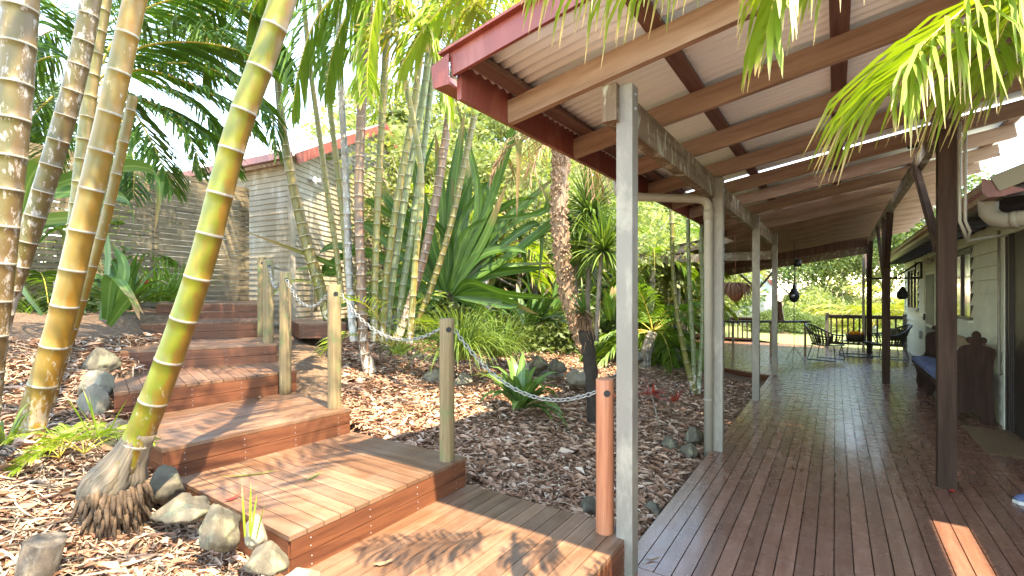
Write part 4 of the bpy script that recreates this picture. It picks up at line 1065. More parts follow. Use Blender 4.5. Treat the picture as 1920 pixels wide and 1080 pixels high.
# ---- clump beside the steps
CC = dict(n=7, L=1.9, ll=.5, lw=.035, nl=30, droop=.7, hang=.9)
K = [
 ('slender olive ringed palm stem leaning left in front of the shed corner', [(617, 600), (602, 545), (575, 455), (548, 340), (530, 240), (521, 150), (516, 60)], 6.6, [22, 22, 22, 19, 16, 14, 13], 22, 'bark_olive', 21, .2),
 ('thin dark green palm stem against the shed gable, left of the cluster', [(640, 560), (632, 480), (618, 390), (600, 260), (582, 130), (572, 30)], 6.6, [11, 11, 11, 11, 10, 10], 20, 'bark_green', 22, .4),
 ('second thin green palm stem against the shed gable', [(662, 640), (652, 520), (640, 380), (622, 230), (606, 90), (598, 0)], 6.3, [11, 11, 11, 11, 11, 10], 20, 'bark_green', 23, .5),
 ('pale grey brown palm stem left of the thick brown one in the cluster', [(664, 640), (657, 560), (652, 440), (648, 320), (640, 180), (634, 20)], 6.1, [16, 15, 14, 13, 13, 12], 22, 'bark_grey', 24, .4),
 ('thickest brown ringed palm stem in the middle cluster by the steps', [(694, 700), (682, 640), (677, 520), (673, 380), (677, 220), (686, 80), (694, -40)], 5.8, [26, 19, 18, 18, 18, 19, 19], 30, 'bark_brown', 25, .6),
 ('yellow green palm stem right of the thick brown one in the cluster', [(702, 640), (702, 560), (706, 440), (712, 300), (720, 160), (728, 20)], 5.9, [15, 14, 13, 13, 14, 14], 24, 'bark_green', 26, .5),
 ('olive green palm stem leaning right, inner one of the cluster', [(716, 640), (722, 540), (738, 420), (756, 310), (776, 200), (790, 90)], 6.0, [14, 14, 13, 13, 13, 12], 24, 'bark_green', 27, .4),
 ('pale jade palm stem leaning right behind the inner olive stem', [(724, 640), (732, 560), (752, 420), (772, 300), (792, 190), (806, 90)], 6.2, [14, 13, 13, 13, 14, 15], 22, 'bark_jade', 28, .3),
 ('dull green palm stem in the cluster, leaning right past the strap leaves', [(742, 640), (752, 560), (768, 460), (786, 340), (802, 220), (812, 120)], 6.3, [14, 13, 13, 12, 12, 12], 22, 'bark_jade', 29, .4),
 ('brown ringed palm stem leaning strongly right, thick one under the gutter corner', [(746, 636), (768, 570), (795, 480), (818, 370), (834, 270), (846, 185), (852, 110)], 6.0, [17, 16, 16, 16, 16, 15, 14], 30, 'bark_brown', 30, .3),
 ('slender golden palm stem leaning furthest right in the cluster', [(762, 640), (790, 585), (822, 500), (848, 410), (870, 310), (890, 215)], 6.1, [12, 12, 12, 12, 12, 12], 24, 'bark_olive', 31, .3),
]
for lb, pts, D, wp, rg, bk, sd_, rise in K:
    palm(lb, pts, D, wp, rg, bk, sd_, leaf='frond_lime' if sd_ % 2 else 'frond_mid', crown=dict(CC, rise=rise), n=12)
# ---- small clump right of the first painted post
for i, (pts, wp, lb) in enumerate(((
   [(1306, 742), (1290, 690), (1272, 600), (1262, 510), (1260, 430), (1258, 380)], [15, 12, 9, 8, 9, 9], 'green palm stem leaning left beyond the first painted post'), (
   [(1302, 744), (1300, 660), (1294, 560), (1291, 480), (1290, 400)], [13, 9, 9, 8, 8], 'pale green upright palm stem beyond the first painted post'), (
   [(1308, 742), (1316, 640), (1317, 540), (1315, 470), (1318, 380)], [12, 8, 8, 9, 10], 'yellowish palm stem half hidden by the stormwater pipe'))):
    P, R = stem_px(pts, 7.3, wp); t = thing('cane_palm', lb, 'palm', P[0], 'slim green cane palms beside the stormwater pipe')
    palm_trunk(P, R, 14, 50+i, 10).build('trunk', ['bark_jade' if i else 'bark_green', 'ring_scar'], t)
# ---- hero fronds placed where the photograph has them
def fr_px(mb, pts, D, **k):
    D = D if isinstance(D, (list, tuple)) else [D]*len(pts)
    P = bez([atd(x, y, d) for (x, y), d in zip(pts, D)], 14); frond(mb, None, None, None, path=P, **k)
t = thing('feather_palm', 'dark backlit feather palm crown hanging over the slat fence', 'palm', atd(200, 520, 6.5))
P, R = stem_px([(120, 600), (130, 480), (150, 330), (180, 180)], 6.6, [34, 30, 26, 24]); palm_trunk(P, R, 18, 77).build('trunk', ['bark_grey', 'ring_scar'], t)
for i, (pts, D, L_, hg) in enumerate([
   ([(185, 150), (255, 92), (345, 78), (440, 92), (500, 125)], 4.8, .62, .35),
   ([(190, 160), (260, 130), (340, 150), (420, 190), (480, 250)], 5.2, .55, .5),
   ([(190, 170), (250, 180), (330, 215), (400, 265), (440, 320)], 5.4, .5, .5),
   ([(180, 140), (230, 50), (300, 5), (400, -5), (480, 30)], 5.0, .6, .5),
   ([(185, 150), (230, 180), (270, 240), (300, 300), (325, 360)], 5.2, .5, .5),
   ([(170, 150), (130, 110), (80, 110), (30, 150)], 5.6, .55, .5),
   ([(180, 140), (170, 60), (200, 0), (260, -40)], 5.6, .55, .5),
   ([(185, 160), (300, 120), (400, 130), (500, 200), (520, 290)], 6.0, .5, .6),
   ([(175, 150), (120, 180), (90, 250), (80, 330)], 5.8, .5, .5),
   ([(185, 150), (270, 190), (350, 250), (380, 330)], 6.2, .45, .5),
   ([(180, 130), (120, 30), (60, -30)], 5.6, .6, .5),
   ([(230, 20), (330, 30), (430, 70), (470, 160)], 6.6, .5, .5),
   ([(180, 100), (270, 60), (370, 45), (470, 60), (520, 100)], 7.0, .6, .4), ([(185, 130), (280, 150), (370, 200), (430, 280)], 6.8, .55, .5), ([(190, 120), (280, 100), (390, 110), (470, 170), (500, 230)], 7.2, .6, .5),
   ([(185, 180), (230, 230), (250, 300), (250, 370)], 6.8, .5, .5), ([(185, 60), (260, 10), (360, -20), (450, -10)], 7.2, .6, .4), ([(100, 180), (60, 220), (20, 300)], 6.8, .55, .5), ([(150, 60), (90, 60), (30, 110)], 7.0, .55, .5), ([(330, -40), (370, 20), (390, 90), (380, 150)], 6.2, .55, .5), ([(420, -50), (400, 20), (350, 80), (300, 120)], 6.6, .55, .5), ([(480, -50), (490, 20), (520, 80), (540, 150)], 6.4, .5, .7)]):
    mb = MB(); fr_px(mb, pts, D, nl=62, ll=L_*1.1, lw=.030, hang=hg, seed=100+i, bare=.12, rr=.014, ang=62, vee=.1, m=0); mb.build('frond', ['frond_dark', 'petiole'], t)
# overhanging fronds of the clump (bright, lit from above)
t = thing('golden_palm', 'bright lime golden cane palm fronds arching above the steps and roof corner', 'palm', atd(760, 640, 5.0))
P, R = stem_px([(768, 645), (778, 500), (790, 330), (760, 150), (720, -60)], 5.4, [13, 12, 11, 11, 11]); palm_trunk(P, R, 20, 78).build('trunk', ['bark_green', 'ring_scar'], t)
HF = [
   ([(700, -60), (640, -20), (590, 40), (560, 130), (548, 210)], 4.6, .55, 1.1, 'frond_mid'),
   ([(720, -60), (660, 10), (625, 90), (610, 170)], 5.0, .6, 1.3, 'frond_mid'),
   ([(720, -60), (760, 0), (800, 60), (830, 140), (840, 220)], 4.8, .55, .9, 'frond_lime'),
   ([(700, -70), (800, -40), (900, 10), (960, 80), (990, 150)], 5.0, .6, .7, 'frond_gold'),
   ([(660, -50), (760, 20), (860, 40), (960, 40), (1040, 80)], 5.4, .6, .4, 'frond_lime'),
   ([(900, -60), (840, 0), (790, 60), (750, 130)], 4.6, .55, .8, 'frond_lime'),
   ([(980, -80), (920, -20), (850, 30), (760, 60), (680, 60)], 5.0, .6, .6, 'frond_gold'),
   ([(560, -60), (500, -20), (470, 30), (460, 90)], 5.0, .5, .9, 'frond_mid'),
   ([(720, -60), (700, 30), (690, 110), (688, 180)], 4.4, .55, 1.2, 'frond_lime'),
   ([(650, -60), (560, -40), (500, -10), (420, 10)], 5.4, .5, .6, 'frond_mid'),
   ([(1000, -60), (960, 20), (930, 90), (915, 150)], 5.8, .5, .8, 'frond_lime'),
   ([(880, -40), (870, 30), (880, 100), (900, 160)], 6.4, .5, .8, 'frond_mid'),
   ([(780, -60), (720, 40), (650, 90), (600, 110)], 5.8, .5, .8, 'frond_mid'),
]
for i, (pts, D, L_, hg, mt) in enumerate(HF):
    mb = MB(); fr_px(mb, pts, D, nl=36, ll=L_, lw=.034, hang=hg, seed=200+i, bare=.06, rr=.012, ang=60, vee=.1, m=0); mb.build('frond', [mt, 'petiole'], t)
# overhead palm behind the camera: fronds hang before the roof
t = thing('overhead_palm', 'bright green palm fronds hanging down before the veranda roof', 'palm', (-.6, -1.3, -.2))
P = [Vector((-.6, -1.3, -.3)), Vector((-.55, -1.25, 1.4)), Vector((-.35, -1.0, 3.0)), Vector((-.1, -.6, 4.2))]
palm_trunk(P, [.06, .055, .05, .045], 22, 79).build('trunk', ['bark_green', 'ring_scar'], t)
OV = [
   ([(2010, -200), (1920, -70), (1830, 0), (1745, 70), (1690, 130), (1668, 170)], 1.36, 50, .47, .0135, 1.0),
   ([(2100, -200), (2010, -110), (1950, -40), (1900, 20), (1862, 100)], 1.36, 38, .45, .0135, 1.1),
   ([(2200, -200), (2060, -60), (1980, 20), (1930, 110)], 1.34, 28, .42, .0135, 1.1),
   ([(1560, -330), (1500, -170), (1466, -60), (1445, 30), (1436, 70)], 1.5, 20, .36, .022, 1.4),
   ([(1500, -300), (1400, -190), (1280, -120), (1140, -90), (1000, -80)], 1.55, 56, .38, .0125, 2.2),
   ([(1700, -300), (1640, -190), (1580, -110), (1500, -70), (1430, -60)], 1.5, 34, .34, .0125, 2.2),
]
for i, (pts, D, nl_, L_, lw_, hg) in enumerate(OV):
    mb = MB(); fr_px(mb, pts, D, nl=nl_, ll=L_, lw=lw_, hang=hg, seed=300+i, bare=.25, rr=.008, ang=58, vee=.0, m=0, jit=.22); mb.build('frond', ['frond_lime', 'petiole'], t)
for i, pts in enumerate([[(-.1, -.6, 4.2), (-.6, .1, 4.7), (-1.3, .9, 4.8), (-2.1, 1.6, 4.5)], [(-.1, -.6, 4.2), (-.9, -.1, 4.7), (-1.9, .5, 4.8), (-2.9, 1.0, 4.4)], [(-.1, -.6, 4.2), (-.2, .2, 4.8), (-.5, 1.0, 5.0), (-.9, 1.8, 4.9)], [(-.1, -.6, 4.2), (-1.0, -.5, 4.7), (-2.0, -.2, 4.8), (-3.0, .1, 4.5)], [(-.1, -.6, 4.2), (.4, -.2, 4.6), (.7, .3, 4.7), (.9, .9, 4.5)], [(-1.2, 1.4, 5.4), (-1.9, 1.9, 5.6), (-2.7, 2.3, 5.5), (-3.4, 2.6, 5.2)]]):  # unseen high fronds, added to dapple the steps with shade
    mb = MB(); frond(mb, None, None, None, path=bez(pts, 14), nl=34, ll=.5, lw=.034, hang=.5, seed=340+i, bare=.15, rr=.010, ang=58, vee=.2, jit=.2); mb.build('frond', ['frond_lime', 'petiole'], t)
# ---- strap leaved plants
def strap_plant(name, label, cat, leaves, D, w, mat, seed=0, group=None, foot=None, jd=.5):
    r = random.Random(seed); b = atd(*leaves[0][0], D); t = thing(name, label, cat, b, group); mb = MB()
    for lf in leaves:
        dz = r.uniform(-jd, jd); n = len(lf); P = [atd(x, y, D+dz*i/(n-1)) for i, (x, y) in enumerate(lf)]; P = bez(P, 14)
        ww = w*r.uniform(.8, 1.15); W = [ww*(.55+.45*min(1, 3*k/13))*(1 if k < 8 else 1-((k-8)/5.0)**1.6*.98) for k in range(14)]
        # each blade faces roughly outward from the plant, twisting a little
        d = (P[5]-P[0]).normalized(); sd_ = d.cross(Vector((r.uniform(-.6, .6), -1, .5))).normalized()
        side = (RT*(d.z if abs(d.z) > .3 else .2)+Vector((0, 0, 1))*(-d.dot(RT))+FW*r.uniform(-.5, .5)).normalized()
        mb.blade(P, W, side, fold=.35, up=-FW*.8+UPV*.3)
    mb.build('leaves', mat, t); return t
r_ = random.Random(90)
PL = [[(838, 545), (850, 380), (872, 205)], [(842, 545), (875, 400), (884, 225)], [(835, 540), (828, 360), (816, 245)], [(845, 540), (900, 400), (944, 296), (968, 340)],
  [(850, 540), (930, 440), (984, 402), (992, 396)], [(850, 545), (930, 470), (1000, 420), (1016, 445), (1008, 540)], [(850, 535), (940, 420), (1040, 335)], [(845, 550), (920, 515), (1040, 500)],
  [(850, 555), (930, 560), (1010, 590)], [(830, 540), (760, 420), (700, 330)], [(825, 545), (730, 460), (650, 395)], [(820, 552), (700, 480), (630, 462), (598, 478), (590, 522)], [(825, 560), (740, 530), (650, 560)],
  [(845, 548), (890, 500), (918, 478), (925, 520), (905, 560)], [(840, 545), (800, 440), (770, 390), (768, 460)], [(842, 545), (862, 440), (868, 395), (876, 460)], [(846, 545), (900, 430), (960, 380), (1010, 370)],
  [(848, 550), (900, 480), (980, 470), (1030, 520)], [(835, 545), (790, 380), (770, 270)], [(830, 545), (770, 470), (700, 420), (640, 430)], [(850, 555), (900, 540), (950, 560), (985, 620)],
  [(840, 545), (845, 430), (848, 330)], [(845, 548), (905, 455), (950, 345)], [(836, 545), (810, 450), (790, 340)], [(852, 556), (910, 585), (950, 640)], [(828, 556), (760, 560), (700, 600)]]
strap_plant('pandanus', 'large pandanus with long arching dark green strap leaves behind the palm cluster', 'plant', PL+[[(x+r_.uniform(-35, 35)*k, y+r_.uniform(-30, 30)*k) for k, (x, y) in enumerate(l)] for l in PL], 6.9, .135, 'strap_dark', 3)
PL2 = [[(40, 380), (120, 340), (230, 312), (290, 322), (300, 360), (290, 440)], [(20, 375), (100, 362), (190, 358)], [(60, 470), (90, 428), (122, 440), (118, 515)], [(60, 430), (150, 405), (215, 368), (246, 385), (252, 425)],
   [(30, 420), (110, 410), (220, 405)], [(190, 600), (205, 480), (190, 400), (185, 350)], [(200, 600), (235, 510), (210, 450)], [(205, 610), (245, 560), (262, 600)], [(200, 600), (215, 520), (270, 590)], [(40, 400), (60, 330), (110, 280)], [(80, 590), (40, 520), (90, 440), (150, 420)]]
strap_plant('bird_nest_plant', 'broad dark strap leaved plant among the left palm trunks', 'plant', PL2, 4.6, .12, 'strap_dark', 5)
def rosette(name, label, cat, px, py, D, n, L, w, mat, seed, up=(.5, 1.3), droop=.8, group=None, stem=None, bark='tree_bark', sp=.05):
    b = atd(px, py, D); t = thing(name, label, cat, b, group); r = random.Random(seed); mb = MB()
    for k in range(n):
        a = r.uniform(0, 6.2832); e = r.uniform(*up); d = Vector((math.cos(a)*math.cos(e), math.sin(a)*math.cos(e), math.sin(e))); l = L*r.uniform(.6, 1.1)
        p = b+Vector((math.cos(a), math.sin(a), 0))*r.uniform(0, sp); pts = [p.copy()]
        for j in range(6): p = p+d*(l/6); pts.append(p.copy()); d = (d+Vector((0, 0, -droop*(.12+.09*j)*r.uniform(.6, 1.4)))).normalized()
        s = Vector((-math.sin(a), math.cos(a), r.uniform(-.4, .4)))
        mb.blade(pts, [w*.7, w, w, w*.95, w*.8, w*.5, w*.04], s, fold=.3 if w > .03 else 0)
    mb.build('leaves', mat, t)
    if stem:
        mb = MB(); P, R = stem_px(stem[0], D, stem[1]); mb.tube(bez(P, 16), list(np.interp(np.linspace(0, 1, 16), np.linspace(0, 1, len(R)), R)), 9); mb.build('stem', bark, t)
    return t
GR = 'grassy strap leaved clumps in the bed'
rosette('crinum_lily', 'glossy light green broad leaved lily under the hanging chain', 'plant', 975, 765, 5.2, 40, .68, .10, 'strap_light', 31, up=(.25, 1.35), droop=.9)
rosette('mondo_grass', 'big fine leaved grass clump behind the second round post', 'grass clump', 862, 672, 6.1, 420, .95, .014, 'grass_leaf', 32, up=(.5, 1.4), droop=1.2, group=GR, sp=.22)
rosette('mondo_grass', 'fine leaved grass clump right of the big clump, below the pandanus', 'grass clump', 935, 668, 6.6, 320, .85, .014, 'grass_leaf', 33, up=(.5, 1.4), droop=1.2, group=GR, sp=.2)
rosette('mondo_grass', 'small grass tuft at the foot of the palm cluster', 'grass clump', 748, 664, 6.0, 90, .4, .012, 'grass_leaf', 34, up=(.4, 1.4), droop=1.0, group=GR, sp=.1)
rosette('dracaena', 'tall spiky narrow leaved dracaena left of the first painted post', 'plant', 1106, 400, 7.0, 300, .78, .026, 'grass_leaf', 35, up=(-.7, 1.5), droop=.5, stem=([(1104, 640), (1102, 560), (1106, 480), (1107, 400)], [12, 10, 9, 8]))
rosette('dracaena', 'shorter spiky dracaena in front of the tall one', 'plant', 1132, 470, 6.6, 240, .70, .026, 'grass_leaf', 36, up=(-.7, 1.5), droop=.5, stem=([(1118, 640), (1122, 560), (1128, 470)], [10, 9, 8]))
rosette('dracaena', 'spiky dracaena with hanging leaves below the gutter, right of the shaggy trunk', 'plant', 1082, 480, 7.4, 240, .75, .026, 'grass_leaf', 37, up=(-.9, 1.4), droop=.5, stem=([(1080, 640), (1080, 470)], [9, 8]))
rosette('agave', 'low strap leaved clump left of the steps under the fence', 'plant', 236, 580, 5.2, 30, .75, .075, 'strap_dark', 38, up=(.5, 1.4), droop=.8)
rosette('flax_clump', 'tufted flax clump before the slat fence', 'plant', 330, 560, 7.2, 90, .75, .022, 'frond_mid', 39, up=(.6, 1.5), droop=.4, sp=.25)
rosette('flax_clump', 'second tufted flax clump before the slat fence, nearer the steps', 'plant', 292, 566, 6.3, 80, .6, .03, 'frond_mid', 40, up=(.3, 1.4), droop=.9, sp=.2)
rosette('bromeliad', 'small red flowered bromeliad near the slat fence', 'plant', 272, 536, 6.0, 18, .10, .03, 'red_leaf', 41, up=(.3, 1.4))
rosette('cordyline', 'small red leaved cordyline beyond the first painted post', 'plant', 1222, 738, 5.3, 16, .22, .028, 'red_leaf', 42, up=(.1, 1.5), droop=.3, stem=([(1236, 800), (1222, 738)], [3, 3]))
rosette('cordyline', 'tiny reddish cordyline seedling in the leaf litter', 'plant', 1262, 752, 5.9, 12, .16, .025, 'red_leaf', 43, up=(.1, 1.5), droop=.3)
rosette('broad_leaf_plant', 'broad leaved dark plant at the back of the bed', 'plant', 985, 610, 8.0, 36, .9, .10, 'strap_dark', 44, up=(.3, 1.4), droop=.7, sp=.3)
rosette('broad_leaf_plant', 'broad leaved dark plant behind the shaggy trunk', 'plant', 1030, 590, 8.8, 30, .9, .10, 'strap_dark', 45, up=(.3, 1.4), droop=.7, sp=.3)
rosette('broad_leaf_plant', 'upright broad leaved plant between shaggy trunk and painted post', 'plant', 1150, 600, 7.6, 16, .6, .14, 'strap_dark', 46, up=(.9, 1.5), droop=.3, sp=.15)
rosette('strappy_weed', 'light green strappy tuft at the lower left picture edge', 'plant', 6, 832, 2.6, 26, .30, .014, 'grass_leaf', 47, up=(.6, 1.4), droop=.7)
rosette('strappy_weed', 'thin grass blades standing in the litter at the lower left', 'plant', 190, 820, 2.5, 6, .30, .010, 'frond_lime', 48, up=(1.1, 1.5), droop=.2)
rosette('strappy_weed', 'single upright grass shoots beside the lower rocks', 'plant', 466, 1010, 2.1, 4, .26, .010, 'frond_lime', 49, up=(1.2, 1.5), droop=.1)
# seedling feather palms
SG = 'feathery palm seedlings on the ground'
def seedling(label, px, py, D, fr, mat='frond_lime', ll=.16, L=.45, seed=1):
    b = atd(px, py, D); t = thing('palm_seedling', label, 'seedling', b, SG); mb = MB(); r = random.Random(seed)
    for k in range(fr):
        a = 6.2832*k/fr+r.uniform(-.4, .4); e = r.uniform(.5, 1.2); frond(mb, b, (math.cos(a)*math.cos(e), math.sin(a)*math.cos(e), math.sin(e)), L*r.uniform(.8, 1.2), .7, 16, ll, .012, .5, seed=seed+k, bare=.3, rr=.004)
    mb.build('fronds', [mat, 'petiole'], t)
seedling('bright green palm seedling left of the yellow trunk near the rocks', 158, 850, 2.75, 6, L=.34, ll=.14, seed=61)
seedling('small pale palm seedling at the lower left behind the bright one', 112, 858, 2.75, 5, L=.26, ll=.12, seed=67)
seedling('upright lime palm seedling at the foot of the palm cluster', 735, 650, 5.8, 5, L=1.0, ll=.35, seed=71)
seedling('lime palm frond seedling standing before the shed wall', 640, 570, 6.4, 4, L=1.0, ll=.28, seed=75)
# ---- shaggy and dark trunks
t = thing('shaggy_palm', 'shaggy brown trunk covered in old leaf bases with dead fronds on top', 'palm', atd(1092, 640, 6.6))
P, R = stem_px([(1100, 660), (1080, 600), (1062, 540), (1052, 460), (1048, 380), (1052, 310), (1056, 255)], 6.6, [26, 30, 26, 26, 26, 28, 32])
mb = MB(); mb.tube(bez(P, 30), list(np.interp(np.linspace(0, 1, 30), np.linspace(0, 1, 7), R)), 14); r = random.Random(8); cur = bez(P, 300)
for k in range(560):
    i = int(r.uniform(2, 298)); a = k*2.39996; rr_ = float(np.interp(i/299, np.linspace(0, 1, 7), R))*.95
    o = Vector((math.cos(a), math.sin(a), 0)); p = cur[i]+o*rr_; d = (o*.8+Vector((0, 0, .9))).normalized(); s = Vector((-math.sin(a), math.cos(a), 0)); l = r.uniform(.03, .06)
    mb.obox(p, p+d*l, .05, .018, s)
mb.build('trunk', 'shaggy_bark', t)
mb = MB(); rnd = random.Random(12); top = P[-1]
for k in range(13):
    a = rnd.uniform(0, 6.28); e = rnd.uniform(-.3, .7); frond(mb, top, (math.cos(a)*math.cos(e), math.sin(a)*math.cos(e), math.sin(e)), rnd.uniform(.9, 1.5), 1.0, 30, .34, .015, 1.2, seed=400+k, bare=.1, m=0, rr=.012, jit=.3)
mb.build('dead_fronds', ['frond_dead', 'frond_dead'], t)
t = thing('dark_fern_trunk', 'short black fibrous trunk with a root mass on top beside the first painted post', 'tree', atd(1114, 800, 5.35))
P, R = stem_px([(1116, 815), (1113, 780), (1110, 720), (1104, 660), (1098, 620)], 5.4, [26, 26, 24, 26, 30]); mb = MB(); mb.tube(bez(P, 24), [float(np.interp(k/23, np.linspace(0, 1, 5), R))*(1+.08*math.sin(k*1.9)) for k in range(24)], 12)
for v in mb.v: v += Vector((noise.noise(v*18), noise.noise(v*18+Vector((3, 3, 3))), 0))*.02
mb.build('trunk', 'dark_bark', t)
mb = MB(); r = random.Random(5); c = atd(1096, 598, 5.4)
for k in range(240):
    a = r.uniform(0, 6.28); p = c+Vector((r.gauss(0, .05), r.gauss(0, .05), r.gauss(0, .06))); d = Vector((math.cos(a), math.sin(a), r.uniform(-1.5, .4)))*r.uniform(.06, .16)
    mb.blade([p, p+d*.5, p+d+Vector((0, 0, -.03))], [.012, .010, .003], Vector((-math.sin(a), math.cos(a), .3)))
mb.build('root_mass', 'frond_dead', t)
mb = MB(); r = random.Random(6)
for k in range(26):
    a = r.uniform(0, 6.28); e = r.uniform(.2, 1.4); d = Vector((math.cos(a)*math.cos(e), math.sin(a)*math.cos(e), math.sin(e))); p = c+Vector((0, 0, .03)); pts = [p.copy()]; l = r.uniform(.25, .5)
    for j in range(5): p = p+d*(l/5); pts.append(p.copy()); d = (d+Vector((0, 0, -.13))).normalized()
    mb.blade(pts, [.02, .035, .04, .035, .02, .002], Vector((-math.sin(a), math.cos(a), 0)), fold=.2)
mb.build('fern_leaves', 'strap_dark', t)
# stumps on the left bank
for i, (px, py, D, rr_, hh, lean) in enumerate(((48, 1105, 1.98, .070, .20, (.055, .05)), (118, 600, 4.3, .07, .35, (-.05, .02)))):
    b = atd(px, py, D); t = thing('palm_stump', ('cut palm stump with weathered top in the bottom left corner', 'old leaning palm stump among the left trunks')[i], 'stump', b)
    mb = MB(); mb.tube([b+Vector((0, 0, -.25)), b+Vector((lean[0]*.3, lean[1]*.3, 0)), b+Vector((lean[0], lean[1], hh))], [rr_*1.15, rr_*1.05, rr_*.95], 16)
    for v in mb.v: v += Vector((noise.noise(v*20), noise.noise(v*20+Vector((3, 3, 3))), 0))*.012
    mb.build('stump', 'stump', t)
# ---- rocks
def rock(px, py, D, wpx, hpx, label, matn='rock', seed=0, flat=1.0):
    b = atd(px, py+hpx*.22, D); w_ = wpx*.95*D/890/2/math.sqrt(1+((px-960)/890)**2); h_ = hpx*1.05*D/890/2
    bm = bmesh.new(); bmesh.ops.create_icosphere(bm, subdivisions=4, radius=1); S = Vector((seed*3.7, seed*1.3, seed*.7))
    for v in bm.verts:
        p = v.co.copy(); k = 1+.42*noise.noise(p*.9+S)+.20*noise.noise(p*2.3+S)+.10*noise.noise(p*6+S)+.04*noise.noise(p*14+S)
        for ax in (Vector((.6, .3, .74)), Vector((-.5, .8, .3)), Vector((.2, -.9, .4)), Vector((-.8, -.3, .5))):
            q = p.dot(ax.normalized())*k
            if q > .72: k *= .72/q
        v.co = Vector((p.x*k*w_, p.y*k*w_*.85, p.z*k*h_))
    me = bpy.data.meshes.new('rock'); bm.to_mesh(me); bm.free(); me.materials.append(MATS[matn])
    for f in me.polygons: f.use_smooth = True
    o = bpy.data.objects.new('rock', me); SC.collection.objects.link(o); o.location = b; o.rotation_euler = (0, 0, seed*1.1); tag(o, label, 'rock', 'rocks edging the garden beds'); return o
RK = [(190, 668, 4.2, 80, 56, 'grey angular rock left of the steps near the black pot', 'rock'), (180, 708, 3.75, 86, 52, 'pale rounded rock on top of the rock pile left of the steps', 'pale_rock'), (176, 740, 3.6, 84, 66, 'large pale wedge rock left of the steps', 'pale_rock'),
 (222, 800, 3.2, 76, 56, 'olive rock under the wedge rock beside the third step', 'rock'), (310, 893, 2.72, 96, 66, 'rounded olive rock between the yellow trunk and the steps', 'rock'), (345, 942, 2.5, 130, 40, 'flat mossy rock below the rounded olive rock', 'rock'),
 (412, 972, 2.35, 90, 84, 'brown lumpy rock against the second step corner', 'rock'), (478, 985, 2.25, 60, 60, 'pale rock touching the second step side', 'pale_rock'), (500, 1035, 2.08, 84, 54, 'flat brown rock in the litter near the bottom edge', 'rock'), (560, 1082, 1.95, 100, 40, 'grey rock cut by the bottom picture edge', 'pale_rock'),
 (666, 738, 5.2, 52, 48, 'mossy rock right of the third round post', 'rock'), (590, 690, 5.8, 52, 34, 'flat rock behind the fourth round post', 'rock'), (682, 710, 5.6, 56, 26, 'slate coloured slab in the litter by the palm cluster', 'rock'), (700, 738, 5.4, 26, 20, 'small brown stone beside the slate slab', 'rock'),
 (822, 698, 6.2, 52, 30, 'pale rock left of the second round post', 'pale_rock'), (870, 708, 6.2, 50, 28, 'pale rock right of the second round post', 'pale_rock'), (1010, 676, 7.4, 40, 32, 'rounded mossy rock at the back of the bed', 'rock'), (1042, 682, 7.3, 40, 26, 'small rock beside the rounded mossy rock', 'rock'), (1085, 700, 7.0, 60, 30, 'pale rock behind the dark trunk', 'pale_rock'),
 (1128, 800, 5.1, 34, 50, 'mossy stone at the foot of the dark trunk', 'rock'), (1224, 958, 3.55, 60, 56, 'tan rock beside the first painted post and the deck', 'rock'), (1105, 940, 3.4, 40, 40, 'half buried brown rock near the lowest step', 'rock'), (1255, 824, 4.9, 34, 24, 'mossy rock near the foot of the stormwater pipe', 'rock'), (1300, 810, 5.1, 44, 34, 'olive rock just left of the stormwater pipe', 'rock'), (1292, 838, 4.7, 40, 26, 'brown rock between litter and deck edge', 'rock'),
 (1005, 690, 7.8, 120, 36, 'wide low rock ledge at the back of the bed', 'pale_rock'), (1196, 665, 8.6, 30, 26, 'small mound rock far back in the bed', 'rock'), (738, 600, 7.4, 50, 40, 'shaded rock behind the palm cluster', 'rock')]
for i, (px, py, D, w_, h_, lb, mt) in enumerate(RK): rock(px, py, D, w_, h_, lb, mt, i+1)
# ================================================================ background vegetation
def tree_mesh(seed, H, R_, nclump, nleaf, lsz, mat, trunk_mat='tree_bark'):
    """tapered trunk with limbs, crown of leaf clumps; returns (trunk MB, crown MB)"""
    r = random.Random(seed); tr = MB(); cr = MB(); th = H*.5
    base = [Vector((0, 0, -.5)), Vector((r.uniform(-.2, .2), r.uniform(-.2, .2), th*.5)), Vector((r.uniform(-.4, .4), r.uniform(-.4, .4), th)), Vector((r.uniform(-.5, .5), r.uniform(-.5, .5), H*.85))]
    pb = bez(base, 14); r0 = H*.022; tr.tube(pb, [r0*(1.15-.95*k/13) for k in range(14)], 9)
    cl = []
    for k in range(nclump):
        a = r.uniform(0, 6.28); u = r.uniform(-.55, 1); q = math.sqrt(max(0, 1-u*u))*r.uniform(.45, 1.05)
        c = Vector((math.cos(a)*q*R_, math.sin(a)*q*R_, H*.66+u*H*.34)); cl.append(c)
    for c in cl[::max(1, nclump//9)]:
        s = pb[r.randint(5, 11)]; mid = s.lerp(c, .5)+Vector((0, 0, -.2)); tr.tube(bez([s, mid, c], 7), [r0*.4*(1-.8*k/6) for k in range(7)], 5)
    for c in cl:
        rc = R_*r.uniform(.22, .40)
        for j in range(nleaf):
            v = Vector((r.gauss(0, 1), r.gauss(0, 1), r.gauss(0, 1))).normalized()*rc*r.uniform(.5, 1.05); v.z *= .62; p = c+v
            d = (v.normalized()+Vector((r.uniform(-.8, .8), r.uniform(-.8, .8), r.uniform(-.9, .4)))).normalized()
            s = d.cross(Vector((r.uniform(-1, 1), r.uniform(-1, 1), r.uniform(-1, 1)))).normalized(); l = lsz*r.uniform(.7, 1.4); b = len(cr.v)
            cr.v += [p, p+d*l*.5+s*l*.24, p+d*l, p+d*l*.5-s*l*.24]; cr.face((b, b+1, b+2, b+3))
    return tr, cr
PROTO = {}
